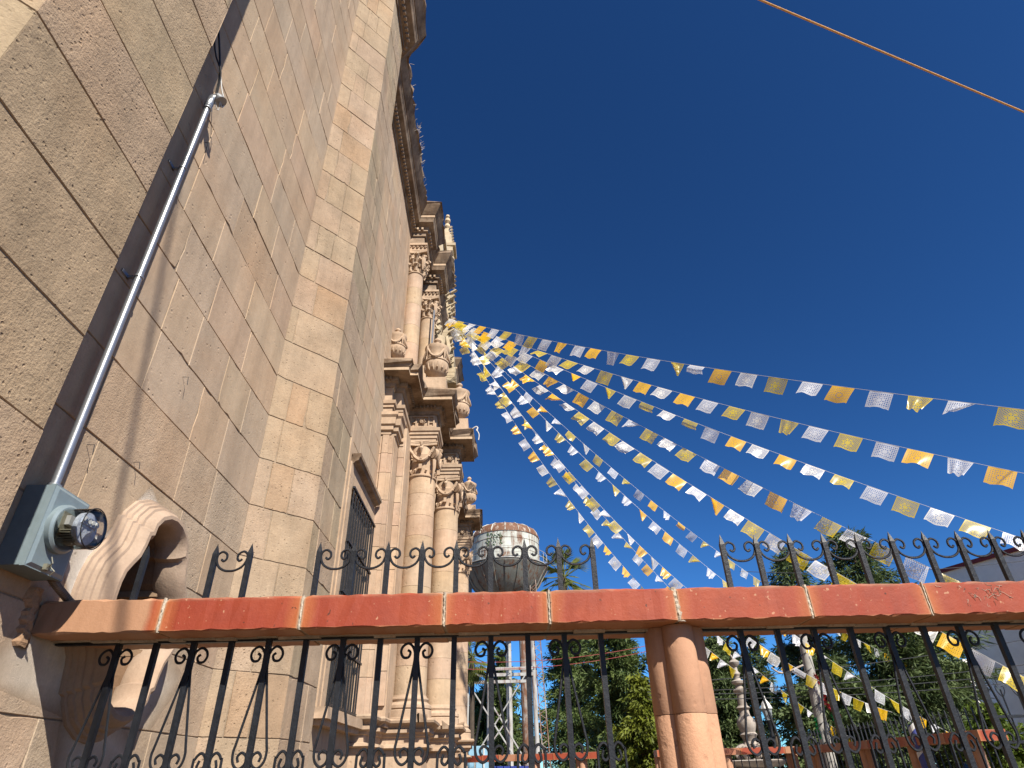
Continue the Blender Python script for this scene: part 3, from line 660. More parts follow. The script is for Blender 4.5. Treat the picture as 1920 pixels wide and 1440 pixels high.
# ---- upper storey
UP = [(-1,K1+.204),(-1,5.20),(-.835,5.20),(-.835,5.46),(-.93,5.46),(-.93,6.02),(-.77,6.02),(-.77,6.30),(-.92,6.30),(-.92,8.42),(-.77,8.42),(-.77,8.7),(-1,8.7),(-1,12.3)]
full = plan[:8]+UP
main = [(0,5.40),(.012,5.40),(.012,5.452),(.035,5.460),(.035,5.50),(.045,5.52),(.10,5.545),(.112,5.59),(.118,5.60),(.118,5.638),(.126,5.64),(.15,5.68),(.185,5.75),(.20,5.765),(.20,5.80),(-.25,5.83)]
sweep(full, main, M_corn, 'main_cornice', rag=13, seed=8)
sweep(UP[1:], [(.1195,5.603),(.1195,5.636)], M_carve, 'corona_fascia', tint=(1.1,1.1,1.08))
dentils(full, .036, .060, 5.465, 5.495, .045, M_carve, 'dentil_course')
m = MB(); m.prism([(-1.6,4.684),(-1.002,4.684),(-1.0,6.5),(-.98,6.5),(-.98,8.2),(-1.0,8.2),(-1.0,12.4),(-1.6,12.4)], 3.0, 5.45, (.97,.97,.97)); m.build('upper_wall', M_carve, church)
for i, (cx, cy, r, za) in enumerate([(-.935,5.33,.098,4.86),(-.872,6.155,.098,4.86),(-.87,8.56,.098,4.86)]):
    bs = MB(); bs.box(cx-.14,cx+.14,cy-.14,cy+.14,3.16,3.34); bs.lathe((cx,cy), [(.13,3.34),(.135,3.37),(.12,3.40),(.11,3.44)], 30); b_ = bs.build('column_base', M_carve, church)
    co = MB(); co.lathe((cx,cy), [(r*.975,3.42),(r*.915,4.9)], 32); c_ = co.build('column', M_carve, church)
    drums(cx, cy, r, 3.42, za, c_, 31+i, .94, (.22,.36)); leaf_capital(cx, cy, r*.95, za+.03, 5.19, c_, i)
    en = MB(); w = .135
    en.box(cx-w,cx+w,cy-w+.02,cy+w,5.19,5.225); en.box(cx-w*.9,cx+w*.9,cy-w*.85,cy+w,5.225,5.26)
    for k_ in range(6): en.tube([(cx-w+.02+k_*.046,cy-w*.85,5.245),(cx-w+.02+k_*.046,cy-w*.85-.02,5.235)], [.018,.012], 7)
    en.box(cx-w,cx+w,cy-w,cy+w,5.265,5.295); eo = en.build('impost', M_carve, church)
    # crown-like palmette
    pm = MB()
    for k_ in range(5):
        a = (k_-2)*.42; pm.tube([(cx,cy-w*.7,5.295),(cx+.05*math.sin(a),cy-w*.75,5.295+.06*math.cos(a)),(cx+.07*math.sin(a)*1.1,cy-w*.85,5.295+.10*math.cos(a*.8))], [.016,.018,.005], 5)
    pm.build('palmette', M_carve, eo)
    fz = MB(); fz.box(-1.05,cx+.095,cy-.125,cy+.14,5.295,5.46); fz.build('frieze_block', M_corn, church)
# stage above the door: niches, little columns, statue and pinnacles in cream stone
def pinnacle(cx, cy, z0, s):
    m = MB(); m.box(cx-.17*s,cx+.17*s,cy-.17*s,cy+.17*s,z0,z0+.06*s)
    m.lathe((cx,cy), [(.07*s,z0-.62*s),(.085*s,z0-.5*s),(.075*s,z0-.25*s),(.10*s,z0-.22*s),(.07*s,z0-.18*s),(.12*s,z0-.03*s),(.14*s,z0)], 16)
    m.add([(cx+sx_*.11*s,cy+sy_*.11*s,z0+.06*s) for sx_, sy_ in ((-1,-1),(1,-1),(1,1),(-1,1))]+[(cx+sx_*.085*s,cy+sy_*.085*s,z0+.34*s) for sx_, sy_ in ((-1,-1),(1,-1),(1,1),(-1,1))]+[(cx+sx_*.03*s,cy+sy_*.03*s,z0+.55*s) for sx_, sy_ in ((-1,-1),(1,-1),(1,1),(-1,1))],
          [(0,1,5,4),(1,2,6,5),(2,3,7,6),(3,0,4,7),(4,5,9,8),(5,6,10,9),(6,7,11,10),(7,4,8,11),(8,9,10,11)])
    m.lathe((cx,cy), [(.02*s,z0+.54*s),(.055*s,z0+.60*s),(.045*s,z0+.66*s),(.02*s,z0+.69*s),(.055*s,z0+.74*s),(.045*s,z0+.80*s),(.018*s,z0+.83*s),(.04*s,z0+.86*s),(.03*s,z0+.90*s),(.005*s,z0+.92*s)], 12)
    for k_ in range(7):
        for sx_ in (-1,1): p = (cx+sx_*(.11-.008*k_)*s, cy-.06*s, z0+(.10+.07*k_)*s); m.tube([p, (p[0]+sx_*.035*s, p[1]-.02*s, p[2]+.02*s)], [.03*s,.012*s], 6)
    return m.build('pinnacle', M_cream, church)
pinnacle(-.83,7.5,7.42,.98)
st = MB(); st.box(-1.45,-.93,6.6,8.2,5.8,6.9); st.box(-1.4,-.86,7.25,7.85,6.2,6.34); st.box(-1.0,-.80,6.75,7.1,5.8,6.9)
st.box(-1.02,-.76,6.70,7.15,6.9,6.97); st.box(-1.0,-.78,6.73,7.12,6.97,7.02)
st.box(-1.15,-.70,7.25,7.8,7.22,7.30); st.box(-1.1,-.74,7.3,7.75,7.30,7.36); st.box(-1.15,-.90,7.2,7.9,6.3,7.22)
st.lathe((-.80,7.45), [(.085,6.35),(.09,6.40),(.06,6.44),(.055,6.85),(.075,6.9),(.06,6.94),(.095,7.10),(.10,7.16),(.12,7.18),(.12,7.22)], 18)
st.box(-1.1,-.66,7.3,7.75,6.24,6.34); st.box(-1.1,-.70,7.34,7.72,5.95,6.24)
for q in range(14): z = 4.7+q*.09; st.box(-1.1,-.58-.010*q-(.015 if q%2 else 0),7.32,7.7,z,z+.085)
rr_ = random.Random(4)
for q in range(16): zq = 5.0+q*.11+rr_.uniform(-.03,.03); wq = rr_.uniform(.018,.036); st.tube([(-.70,7.3,zq),(-.625+rr_.uniform(-.02,.01),7.27,zq+.03),(-.66,7.3,zq+.08)], [wq,wq*.8,wq*.3], 6)
for q in range(10): zq = 6.0+q*.12; wq = rr_.uniform(.015,.03); st.tube([(-.78,7.25,zq),(-.70+rr_.uniform(-.03,.01),7.22,zq+.03),(-.74,7.25,zq+.09)], [wq,wq*.8,wq*.3], 6)
st.build('attic_stage', M_cream, church)
dc = MB()
rnd = random.Random(3)
for k_ in range(60):
    y = rnd.uniform(6.45,7.9); zc = rnd.uniform(4.2,5.4); x = -.90+rnd.uniform(-.03,.05); w = rnd.uniform(.03,.07)
    dc.tube([(x,y,zc),(x+.07,y-.02,zc+rnd.uniform(-.05,.05)),(x+.03,y-.05,zc+rnd.uniform(-.09,.09))], [w,w*.8,w*.2], 6)
dc.box(-1.0,-.86,6.5,8.2,3.2,5.4); dc.build('niche_carving', M_cream, church)
figs = MB()                                          # robed figures over the door
for (fx, fy, fz_, s) in ((-.80,6.75,4.55,1.0),(-.72,7.35,3.9,.9)):
    figs.lathe((fx,fy), [(.11*s,fz_),(.10*s,fz_+.15*s),(.075*s,fz_+.30*s),(.10*s,fz_+.45*s),(.10*s,fz_+.50*s),(.03*s,fz_+.55*s),(.045*s,fz_+.60*s),(.045*s,fz_+.66*s),(.01*s,fz_+.70*s)], 14)
    for s_ in (-1,1): figs.tube([(fx+s_*.03,fy+.02,fz_+.46*s),(fx+s_*.10,fy+.06,fz_+.56*s),(fx+s_*.14,fy+.06,fz_+.36*s),(fx+s_*.10,fy+.05,fz_+.16*s)], [.02,.05,.045,.01], 5)
figs.build('niche_figure', M_cream, church)
col3 = MB()
for (x, y) in ((-.86,6.62),(-.86,6.9)):
    col3.lathe((x,y), [(.06,3.2),(.05,3.6),(.045,4.4),(.06,4.43),(.045,4.46),(.07,4.6),(.08,4.62)], 16); col3.box(x-.09,x+.09,y-.09,y+.09,4.62,4.68)
col3.build('niche_column', M_cream, church)
cp2 = MB(); cp2.box(-1.0,-.60,6.55,8.2,3.75,3.80); cp2.box(-1.0,-.64,6.57,8.18,3.70,3.75); cp2.box(-1.0,-.68,6.6,8.15,3.60,3.70)
cp2.build('niche_cornice', M_carve, church)
dw = MB(); dw.tube([(-.78,6.0,4.93),(-.80,6.0,3.2)], .012, 6); dw.build('drain_pipe', M_galv, church)
bk = MB(); bk.box(-6,-1.6,-3.5,12.4,-.84,5.6); bk.build('nave_body', M_carve, church)
dr = MB(); dr.box(-.80,-.735,6.7,7.95,-.842,2.2); dr.build('door', M_bark, church)
for k_, (mt, mbf) in STUFF.items(): mbf.build('upper_and_base_stones', mt, church, kind='stuff')

# cornice growth of dry weeds
wd = MB(); rnd = random.Random(5)
for k_ in range(70):
    y = rnd.gauss(4.15,.12) if k_ < 50 else rnd.uniform(3.3,4.9); x = -.81+rnd.uniform(-.03,.02); z = 5.76+rnd.uniform(-.05,.06)
    wd.tube([(x,y,z),(x+rnd.uniform(0,.04),y+rnd.uniform(-.03,.03),z+rnd.uniform(.0,.06))], .0022, 3)
w_ = wd.build('dry_weeds', M_fount, loc=(-.81,4.15,5.75), kind='stuff'); tag(w_, 'dry grey weeds sprouting on the edge of the church roof cornice', 'weeds')

# ---------------------------------------------------------------- fence with stone rail
fence = thing('courtyard_fence', 'near black iron fence with curled scrolls, spear tips and a worn red stone rail', 'fence', (.30,1.495,-.842))
YB = 1.49; ZT, ZB_, YF, YK = .343, .2727, 1.395, 1.597
joints = [-.996,-.733,-.433,-.122,.108,.391,.686,.952,1.25,1.62]
rnd = random.Random(2)
for i, (a, b) in enumerate(zip(joints[:-1], joints[1:])):
    n = 16; m = MB(); bare = {0: 0.0, 1: .9, 5: .72}.get(i, 1.0)
    secs = []
    for k in range(n+1):
        x = a+(b-a)*k/n; x += .0035 if k == 0 and i else (-.0035 if k == n else 0)
        j = lambda s_: rnd.uniform(-s_, s_)
        e = .004 if 0 < k < n else .0085
        secs.append([(x,YF+j(.0011),ZB_+.003+j(.0022)),(x,YF+j(.0011),ZT-e+j(.002)),(x,YF+e+.001,ZT+j(.0015)),(x,YK-.004,ZT),(x,YK,ZT-.004),(x,YK,ZB_+.004+j(.001)),(x,YK-.004,ZB_+j(.001)),(x,YF+.004,ZB_+j(.0008))])
    vs = [v for s_ in secs for v in s_]; fs = [(k*8+q, k*8+(q+1)%8, (k+1)*8+(q+1)%8, (k+1)*8+q) for k in range(n) for q in range(8)]
    fs += [tuple(range(7,-1,-1)), tuple(n*8+q for q in range(8))]
    tn = [(bare,)*3 if i else (max(0,(k-12)*.22),)*3 for k in range(n+1) for q in range(8)]
    m.add(vs, fs); m.c = [tn[q] for q in range(len(vs))]
    m.build('rail_stone', M_rail, fence)
for i, x in enumerate(joints[1:-1]):                      # lime joints, bulging and broken
    m = MB(); k = 12; w = {4: .0070, 5: .0024, 6: .0003, 0: .0016, 2: .0012}.get(i, .0008); vs = []; fs = []
    for q in range(k+1):
        z = ZB_-.001+(ZT-ZB_+.002)*q/k; ww = w*rnd.uniform(.35,1.3)+.0022; s_ = rnd.uniform(-.0012,.0012); pr = rnd.uniform(-.001,.0015)
        if i == 4: s_ -= .010*(q/k-.5)
        vs += [(x-ww+s_,YF+.004,z),(x-ww*.4+s_,YF-pr,z),(x+ww*.4+s_,YF-pr,z),(x+ww+s_,YF+.004,z)]
    for q in range(k):
        for p in range(3): fs.append((q*4+p, q*4+p+1, q*4+p+5, q*4+p+4))
    m.add(vs, fs); m.box(x-.0036,x+.0036,YF+.003,YK-.003,ZB_+.002,ZT-.003); m.build('lime_joint', M_limemortar, fence)
m = MB(); x = -.997                                       # mortar pad where the rail meets the wall
while x < 1.6:
    x2 = x+rnd.uniform(.03,.09); q = rnd.uniform(.010,.026); m.box(x, x2, YB-q, YB+q*.8, ZB_-.005*rnd.random()-.001, ZB_+.002); x = x2
m.build('underside_mortar', M_limemortar, fence)
m = MB(); m.box(-.997,1.62,YB-.007,YB+.007,ZB_-.007,ZB_-.003); m.build('iron_channel', M_iron, fence)
# smear of mortar left of the rail on the wall
m = MB(); vs = []; fs = []; k = 14
for q in range(k+1):
    t = q/k; z = .36-.115*t; y = 1.395-.035+.02*t+rnd.uniform(-.006,.006); w = .016+.012*rnd.random()
    vs += [(-1.002,y-w,z),(-.990,y-w*.5,z+.002),(-.985-.006*rnd.random(),y+w*.3,z),(-1.002,y+w+.01,z)]
for q in range(k):
    for p in range(3): fs.append((q*4+p, q*4+p+1, q*4+p+5, q*4+p+4))
m.add(vs, fs, (.75,.55,.42)); m.build('mortar_patch', M_limemortar, fence)
def bar(x, top=True):
    m = MB(); w = .0058; z1 = .468 if top else .30; z0 = -.80
    m.box(x-w, x+w, YB-w, YB+w, z0, z1)
    if top: m.add([(x-w,YB-w,z1),(x+w,YB-w,z1),(x+w,YB+w,z1),(x-w,YB+w,z1),(x,YB,z1+.026)], [(0,1,4),(1,2,4),(2,3,4),(3,0,4),(3,2,1,0)])
    m.build('picket', M_iron, fence)
def curve_part(name, x, pts, r=.0029, seg=6):
    m = MB(); m.tube([(x+p.x, YB, p.z) for p in smooth_path([(a, 0, b) for a, b in pts], 4)], r, seg); m.build(name, M_iron, fence)
LY = [(.0045,.205),(.003,.228),(.008,.246),(.019,.255),(.031,.249),(.035,.237),(.029,.226),(.018,.226),(.014,.236),(.020,.241)]
LS = [(.004,.232),(.006,.205),(.030,.075),(.0345,.050),(.031,.031),(.019,.021),(.007,.029),(.0065,.043),(.016,.050),(.024,.043),(.021,.033)]
HC = [(.030,-.22),(.029,.015),(.0265,.040),(.016,.051),(.0065,.043),(.0055,.028),(.013,.019),(.020,.025),(.0165,.038)]
FE = [(.017,.455),(.023,.4505),(.029,.457),(.027,.468),(.016,.4735),(.0065,.466),(.0062,.452),(.014,.437),(.028,.4285),(.0418,.4265)]
pits = [(-.8574+.0836*i, i) for i in range(14)]
for x, i in pits:
    bar(x, i not in (1,4))
    for s_ in (-1,1):
        if i % 2 == 0:
            curve_part('lyre_scroll', x, [(a*s_, z) for a, z in LY]); curve_part('lyre_rod', x, [(a*s_, z) for a, z in LS], .0028)
            curve_part('lower_curl', x, [(a*s_, -.03-z) for a, z in LS[3:]])
        else: curve_part('heart_scroll', x, [(a*s_, z) for a, z in HC])
rpits = [(.5528+.0855*i, i) for i in range(12)]
for x, i in rpits:
    bar(x)
    for s_ in (-1,1):
        if i % 2 == 0:
            curve_part('lyre_scroll', x, [(a*s_, z) for a, z in LY]); curve_part('lyre_rod', x, [(a*s_, z) for a, z in LS], .0028)
        else: curve_part('heart_scroll', x, [(a*s_, z) for a, z in HC])
def festoon(x, g):
    k = g/.0836; p = [(a*k, z) for a, z in FE]; curve_part('top_scroll', x, p+[(g-a, z) for a, z in reversed(p[:-1])], .0029)
festoon(pits[2][0], .0836)
for i in range(5, 13): festoon(pits[i][0], .0836)
for i in range(0, 11): festoon(rpits[i][0], .0855)
m = MB(); rnd = random.Random(6)                      # scratch marks on the last visible rail stone
for k_ in range(30):
    x = 1.07+rnd.gauss(0,.032); z = .312+rnd.gauss(0,.012); p = [(x,YF-.0006,z)]
    for q in range(3): x += rnd.uniform(-.006,.009); z += rnd.uniform(-.009,.009); z = min(max(z,.282),.334); p.append((x,YF-.0006,z))
    m.tube(p, .0004, 3)
m.build('scratch_marks', M_limemortar, fence, kind='stuff')
# clustered pillar under the rail
pil = MB(); pil.box(.375,.425,1.475,1.515,-.842,.27); po = pil.build('pillar', M_pillar, fence)
for (dx, dy) in ((-.033,0),(.033,0),(0,-.036),(0,.036)):
    zz = [ZB_, .098, -.35, -.842]
    for a, b in zip(zz[:-1], zz[1:]):
        m = MB(); m.lathe((.3985+dx, 1.495+dy), [(.0345,b+.0004),(.0352,b+.0015),(.0345,a-.0015),(.0338,a-.0004)], 32, (1,1,1) if a > .2 else (1.03,1.02,1.0)); m.build('shaft_block', M_pillar, po)
m = MB(); m.tube(smooth_path([(.462,1.45,-.02),(.474,1.45,-.01),(.478,1.45,-.03),(.47,1.45,-.05),(.48,1.45,-.09)]), .008, 8); m.build('side_curl', M_pillar, po)

# ---------------------------------------------------------------- electricity meter, conduit, cables
meter = thing('electricity_meter', 'grey metal electricity meter box with a round glass dome on the shaded church wall', 'meter box', (-1,1.284,.36))
m = MB(); XF = -.937
m.box(-1.0,XF-.006,1.224,1.344,.372,.541); m.build('box_body', M_boxp, meter)
m = MB(); m.box(XF-.010,XF,1.222,1.3455,.370,.5425); m.add([(XF-.0005,1.2235,.3715),(XF+.004,1.232,.379),(XF+.004,1.336,.379),(XF-.0005,1.344,.3715),(XF-.0005,1.2235,.541),(XF+.004,1.232,.534),(XF+.004,1.336,.534),(XF-.0005,1.344,.541)], [(0,1,2,3),(4,7,6,5),(1,5,6,2),(0,4,5,1),(3,2,6,7)])
m.build('cover', M_boxp, meter)
def lathe_x(mb, cy, cz, prof, seg=36, tint=None):
    vs = []; fs = []
    for r, x in prof:
        for k in range(seg): a = 2*math.pi*k/seg; vs.append((x, cy+r*math.cos(a), cz+r*math.sin(a)))
    for i in range(len(prof)-1):
        for k in range(seg): k2 = (k+1)%seg; fs.append((i*seg+k, i*seg+k2, (i+1)*seg+k2, (i+1)*seg+k))
    mb.add(vs, fs, tint, True); mb.add([vs[k] for k in range(seg)], [tuple(range(seg))]); mb.add([vs[-seg+k] for k in range(seg)], [tuple(range(seg))])
CY, CZc = 1.280, .462
m = MB(); lathe_x(m, CY, CZc, [(.051,XF+.003),(.051,XF+.014),(.046,XF+.018),(.0435,XF+.018)]); rg = m.build('meter_ring', M_boxp, meter)
gm, nt, nd, lk, b = new_mat('clear_glass'); 
tr_ = nd.new('ShaderNodeBsdfTransparent'); tr_.inputs[0].default_value = (.90,.91,.90,1); gl_ = nd.new('ShaderNodeBsdfGlossy'); gl_.inputs['Roughness'].default_value = .03
fr_ = nd.new('ShaderNodeFresnel'); fr_.inputs[0].default_value = 1.45; ms_ = nd.new('ShaderNodeMixShader'); lk.new(fr_.outputs[0], ms_.inputs[0]); lk.new(tr_.outputs[0], ms_.inputs[1]); lk.new(gl_.outputs[0], ms_.inputs[2]); lk.new(ms_.outputs[0], nd['Material Output'].inputs[0])
m = MB(); pr_ = [(.0425,XF+.014),(.0425,XF+.066),(.0405,XF+.073),(.036,XF+.077),(.0005,XF+.078)]; vs = []; fs = []
for q, xx in pr_:
    for k in range(36): a = 2*math.pi*k/36; vs.append((xx, CY+q*math.cos(a), CZc+q*math.sin(a)))
m.add(vs, [(i*36+k, i*36+(k+1)%36, (i+1)*36+(k+1)%36, (i+1)*36+k) for i in range(4) for k in range(36)], None, True); m.build('glass_dome', gm, meter)
m = MB(); m.tube([(XF+.073, CY+.0425*math.cos(a*math.pi/18), CZc+.0425*math.sin(a*math.pi/18)) for a in range(37)], .0013, 6, cap=False); m.build('glass_rim', M_cable, meter)
M_dial = plain('grey_dial', (.62,.68,.80), .4, .3, .3, 120, .3, 60); M_brass = plain('brass_parts', (.34,.32,.24), .4, .5, 0, 1, .2)
m = MB(); lathe_x(m, CY, CZc, [(.034,XF+.048),(.034,XF+.058)]); m.box(XF+.058,XF+.062,CY-.026,CY+.026,CZc+.006,CZc+.022); m.build('dial_plate', M_dial, meter)
m = MB()
for k_ in range(4): lathe_x(m, CY-.021+.014*k_, CZc+.014, [(.0058,XF+.062),(.0058,XF+.0645)], 12)
m.build('dial', M_white, meter)
m = MB(); m.box(XF+.018,XF+.030,CY-.020,CY+.022,CZc+.004,CZc+.024); lathe_x(m, CY, CZc-.012, [(.022,XF+.040),(.022,XF+.042)]); m.build('coil_block', plain('grey_coil', (.50,.50,.50), .4, .2), meter)
m = MB()
for k_ in range(5): m.box(XF+.020,XF+.052,CY-.024,CY+.010,CZc-.010-.0055*k_,CZc-.0075-.0055*k_)
m.box(XF+.016,XF+.020,CY-.03,CY+.03,CZc-.03,CZc+.03); m.build('register_bars', M_brass, meter)
m = MB(); m.box(XF+.004,XF+.012,1.268,1.282,.374,.386); m.tube([(XF+.012,1.272,.380),(XF+.022,1.268,.386),(XF+.018,1.264,.398)], .0015, 5); m.tube([(XF+.012,1.278,.382),(XF+.02,1.284,.374),(XF+.012,1.286,.366)], .0015, 5); m.build('latch', M_brass, meter)
cond = thing('steel_conduit', 'long shiny steel conduit pipe running up the church wall above the meter box', 'conduit', (-.968,1.262,.541))
CX, CYc = -.968, 1.258
m = MB(); m.lathe((CX,CYc), [(.0094,.541),(.0094,1.955)], 20); m.build('pipe', M_galv, cond)
for z in (.60,1.16,1.61,1.935):
    m = MB()
    if z > 1.9: m.lathe((CX,CYc), [(.0125,z-.02),(.014,z-.018),(.012,z-.010),(.014,z-.006),(.012,z+.002),(.014,z+.006),(.0125,z+.02)], 20)
    elif z < .7: m.lathe((CX,CYc), [(.0115,z-.06),(.0145,z-.059),(.0145,z-.045),(.0115,z-.044)], 20)
    else: m.lathe((CX,CYc), [(.0108,z-.004),(.0118,z-.003),(.0118,z+.003),(.0108,z+.004)], 20); m.box(-1.0,CX,CYc-.004,CYc+.004,z-.004,z+.004); m.box(-1.0,-.996,CYc-.03,CYc+.006,z-.004,z+.006)
    m.build('pipe_clamp', M_galv, cond)
m = MB(); m.tube(smooth_path([(CX,CYc,1.945),(CX+.004,CYc+.002,1.972),(CX+.018,CYc+.006,1.985),(CX+.030,CYc+.010,1.972)]), [.013]*4+[.016]*4+[.020]*4+[.021], 14); m.build('weatherhead', M_galv, cond)
m = MB()
m.tube(smooth_path([(CX+.028,CYc+.008,1.972),(CX+.032,CYc+.022,1.96),(CX+.030,CYc+.028,2.00),(CX+.016,CYc+.012,2.045),(CX+.006,CYc-.004,2.10)]), .0022, 6)
m.tube(smooth_path([(CX+.028,CYc+.008,1.97),(CX+.024,CYc+.020,1.94),(CX+.018,CYc+.004,1.955),(CX+.012,CYc-.004,2.0)]), .0018, 6)
m.build('white_wire_loop', M_whitew, cond)
m = MB()
m.tube(smooth_path([(CX+.010,CYc,1.99),(CX+.004,CYc-.010,2.10),(CX-.006,CYc-.045,2.20),(-.98,1.13,2.34),(-.985,1.02,2.60)]), .0038, 6)
m.tube(smooth_path([(CX+.014,CYc,2.0),(CX+.012,CYc-.02,2.10),(CX-.012,CYc-.06,2.18),(-.99,1.12,2.36),(-.99,1.01,2.62)]), .0030, 6)
m.build('supply_cable', M_cable, cond)
fx = thing('flexible_conduit', 'short rusty ribbed conduit hose leaving the underside of the meter box towards the rail', 'hose', (-.95,1.36,.37))
m = MB(); pt = smooth_path([(-.965,1.335,.385),(-.958,1.352,.371),(-.955,1.385,.357),(-.958,1.43,.345),(-.97,1.50,.335),(-.99,1.56,.33)], 14)
m.tube(pt, [.0075+.0014*(k%2) for k in range(len(pt))], 10, smooth=False); m.build('ribbed_hose', M_flex, fx)
# a taut cable overhead behind the viewer whose shadow falls on the wall
m = MB(); sv = Vector((0.609,-1.0,1.086))
pA = Vector((-1,1.312,1.587))+sv*2.2; pB = Vector((-1,1.537,.643))+sv*2.2; d = pB-pA
m.tube([pA-d*.05, pA+d*2.2], .0075, 6); oc_ = m.build('overhead_cable', M_cable); tag(oc_, 'thin dark cable stretched overhead, seen by its line of shadow on the church wall', 'cable')
# loose wire ends stuck in the wall joints
for i, (y, z, l) in enumerate(((1.545,.745,.03),(1.645,1.09,.045),(1.35,.70,.04),(1.345,1.86,.06))):
    m = MB(); m.tube([(-1.0,y,z),(-.985,y+.004,z+.002),(-.982,y+.006,z-l*.6)], .0011, 5)
    o = m.build('wall_nail', M_cable); tag(o, ['thin wire stub in the wall joint just right of the conduit foot','thin wire stub in a wall joint midway between conduit and buttress','small wire stub on the wall beside the lower conduit clamp','small loop of loose wire hanging below the weatherhead'][i], 'wire')

# ---------------------------------------------------------------- rope top right
m = MB(); m.tube([(.35,1.115,3.0+.02),(1.24,1.42,3.0),(2.9,1.99,3.0),(4.3,2.47,3.03)], .0046, 8); r_ = m.build('orange_rope', M_rope); tag(r_, 'taut orange and yellow rope crossing the sky in the upper right corner', 'rope')

# ---------------------------------------------------------------- papel picado strings
A = Vector((-.6446, 6.8, 5.4329))
STR = [(2.3243,-.6514,.122,.0089,.2616,0,27,'WYWOWYWYWOWOWYWYWOWYWOWYWYWO'),(2.2146,-.7102,12.334,.0132,.2641,-12,15,None),(2.0537,-.7261,11.975,.0110,.2630,-11,16,None),
 (2.0182,-.7910,12.418,.0106,.2486,-12,18,None),(1.9305,-.8596,13.267,.0144,.2395,-12,21,None),(1.0577,-.6424,6.464,.0206,.2890,-5,32,None),
 (1.2863,-.8527,6.048,.0233,.2629,-5,34,None),(1.3452,-1.0092,7.963,.0353,.2566,-7,31,None),(1.0170,-.8523,11.557,.0252,.2493,-10,33,None),(1.0992,-1.0127,6.159,.0373,.2412,-5,27,None)]
PAR = [0,0,0,1,1,1,0,1,1,1]      # 1: index 0 is coloured
SL = ['topmost string of white, yellow and orange papel picado flags, ending highest at the right','second string of papel picado flags from the top','third string of papel picado flags from the top',
 'fourth papel picado string from the top, passing above the middle of the right fence spikes','fifth papel picado string from the top, dipping behind the right fence spikes','sixth papel picado string from the top, reaching the rail right of the pillar',
 'seventh papel picado string from the top, meeting the rail near the stone pillar','eighth papel picado string from the top, just above the two lowest ones','second lowest papel picado string, crossing the sky beside the steepest one','lowest and steepest papel picado string, nearest the water tower']
def flag_mesh(kind, mat, seed):
    rnd = random.Random(seed); w, h = .160*S, .130*S; nu, nv = 9, 7; vs = []; uv = []
    ph = rnd.uniform(0,6); amp = rnd.uniform(.006,.014)*S
    for j in range(nv+1):
        v = j/nv
        for i in range(nu+1):
            u = i/nu; x = (u-.5)*w; z = -v*h; y = amp*math.sin(u*7+ph+v*1.5)*v
            if j == nv: z += h*.035*(abs(math.sin(u*math.pi*5))-1)
            if kind == 1: x += v*w*.10*(1 if seed%2 else -1); y += .02*S*v*v
            if kind == 2:      # one lower corner blown up and folded over
                s_ = u if seed%2 else 1-u; q = max(0, v-(s_*1.15)); z += q*h*.95; x += (1 if seed%2 else -1)*q*w*.55; y += q*.05*S
            if kind == 3:      # lower part rolled up by the wind
                k = max(0, v-.45); z = -(min(v,.45)+.15*k)*h; y += math.sin(k*4)*.04*S; x *= 1+.10*v
            if kind == 4:      # gathered: sides drawn in
                x *= 1-.38*v; y += .02*S*math.sin(u*12)*v
            vs.append((x, y, z)); uv.append((u, 1-v))
    fs = [(j*(nu+1)+i, (j+1)*(nu+1)+i, (j+1)*(nu+1)+i+1, j*(nu+1)+i+1) for j in range(nv) for i in range(nu)]
    me = bpy.data.meshes.new('flag'); me.from_pydata(vs, [], fs); ul = me.uv_layers.new(name='UVMap')
    for lp in me.loops: ul.data[lp.index].uv = uv[lp.vertex_index]
    me.polygons.foreach_set('use_smooth', [True]*len(fs)); me.materials.append(mat); return me
FM = {}
for key, mt in (('W',M_fw),('Y',M_fy),('O',M_fo)):
    FM[key] = [flag_mesh(k, M_fw2 if key == 'W' and s_ % 3 == 0 else mt, s_) for k, s_ in ((0,1),(0,2),(0,3),(1,4),(1,5),(0,6),(4,7),(2,8),(2,9),(3,10),(4,11),(1,12))]
rnd = random.Random(12)
TILT = []
for st_ in STR[:5]:
    t_ = Vector((math.cos(st_[1])*math.sin(st_[0]), math.cos(st_[1])*math.cos(st_[0]), math.sin(st_[1]))); sd_ = t_.cross(Vector((0,0,1))).normalized(); up_ = sd_.cross(t_).normalized()
    TILT.append(max((-.30,.30), key=lambda a: abs(t_.cross(up_*math.cos(a)+sd_*math.sin(a)).dot(SUNV))))
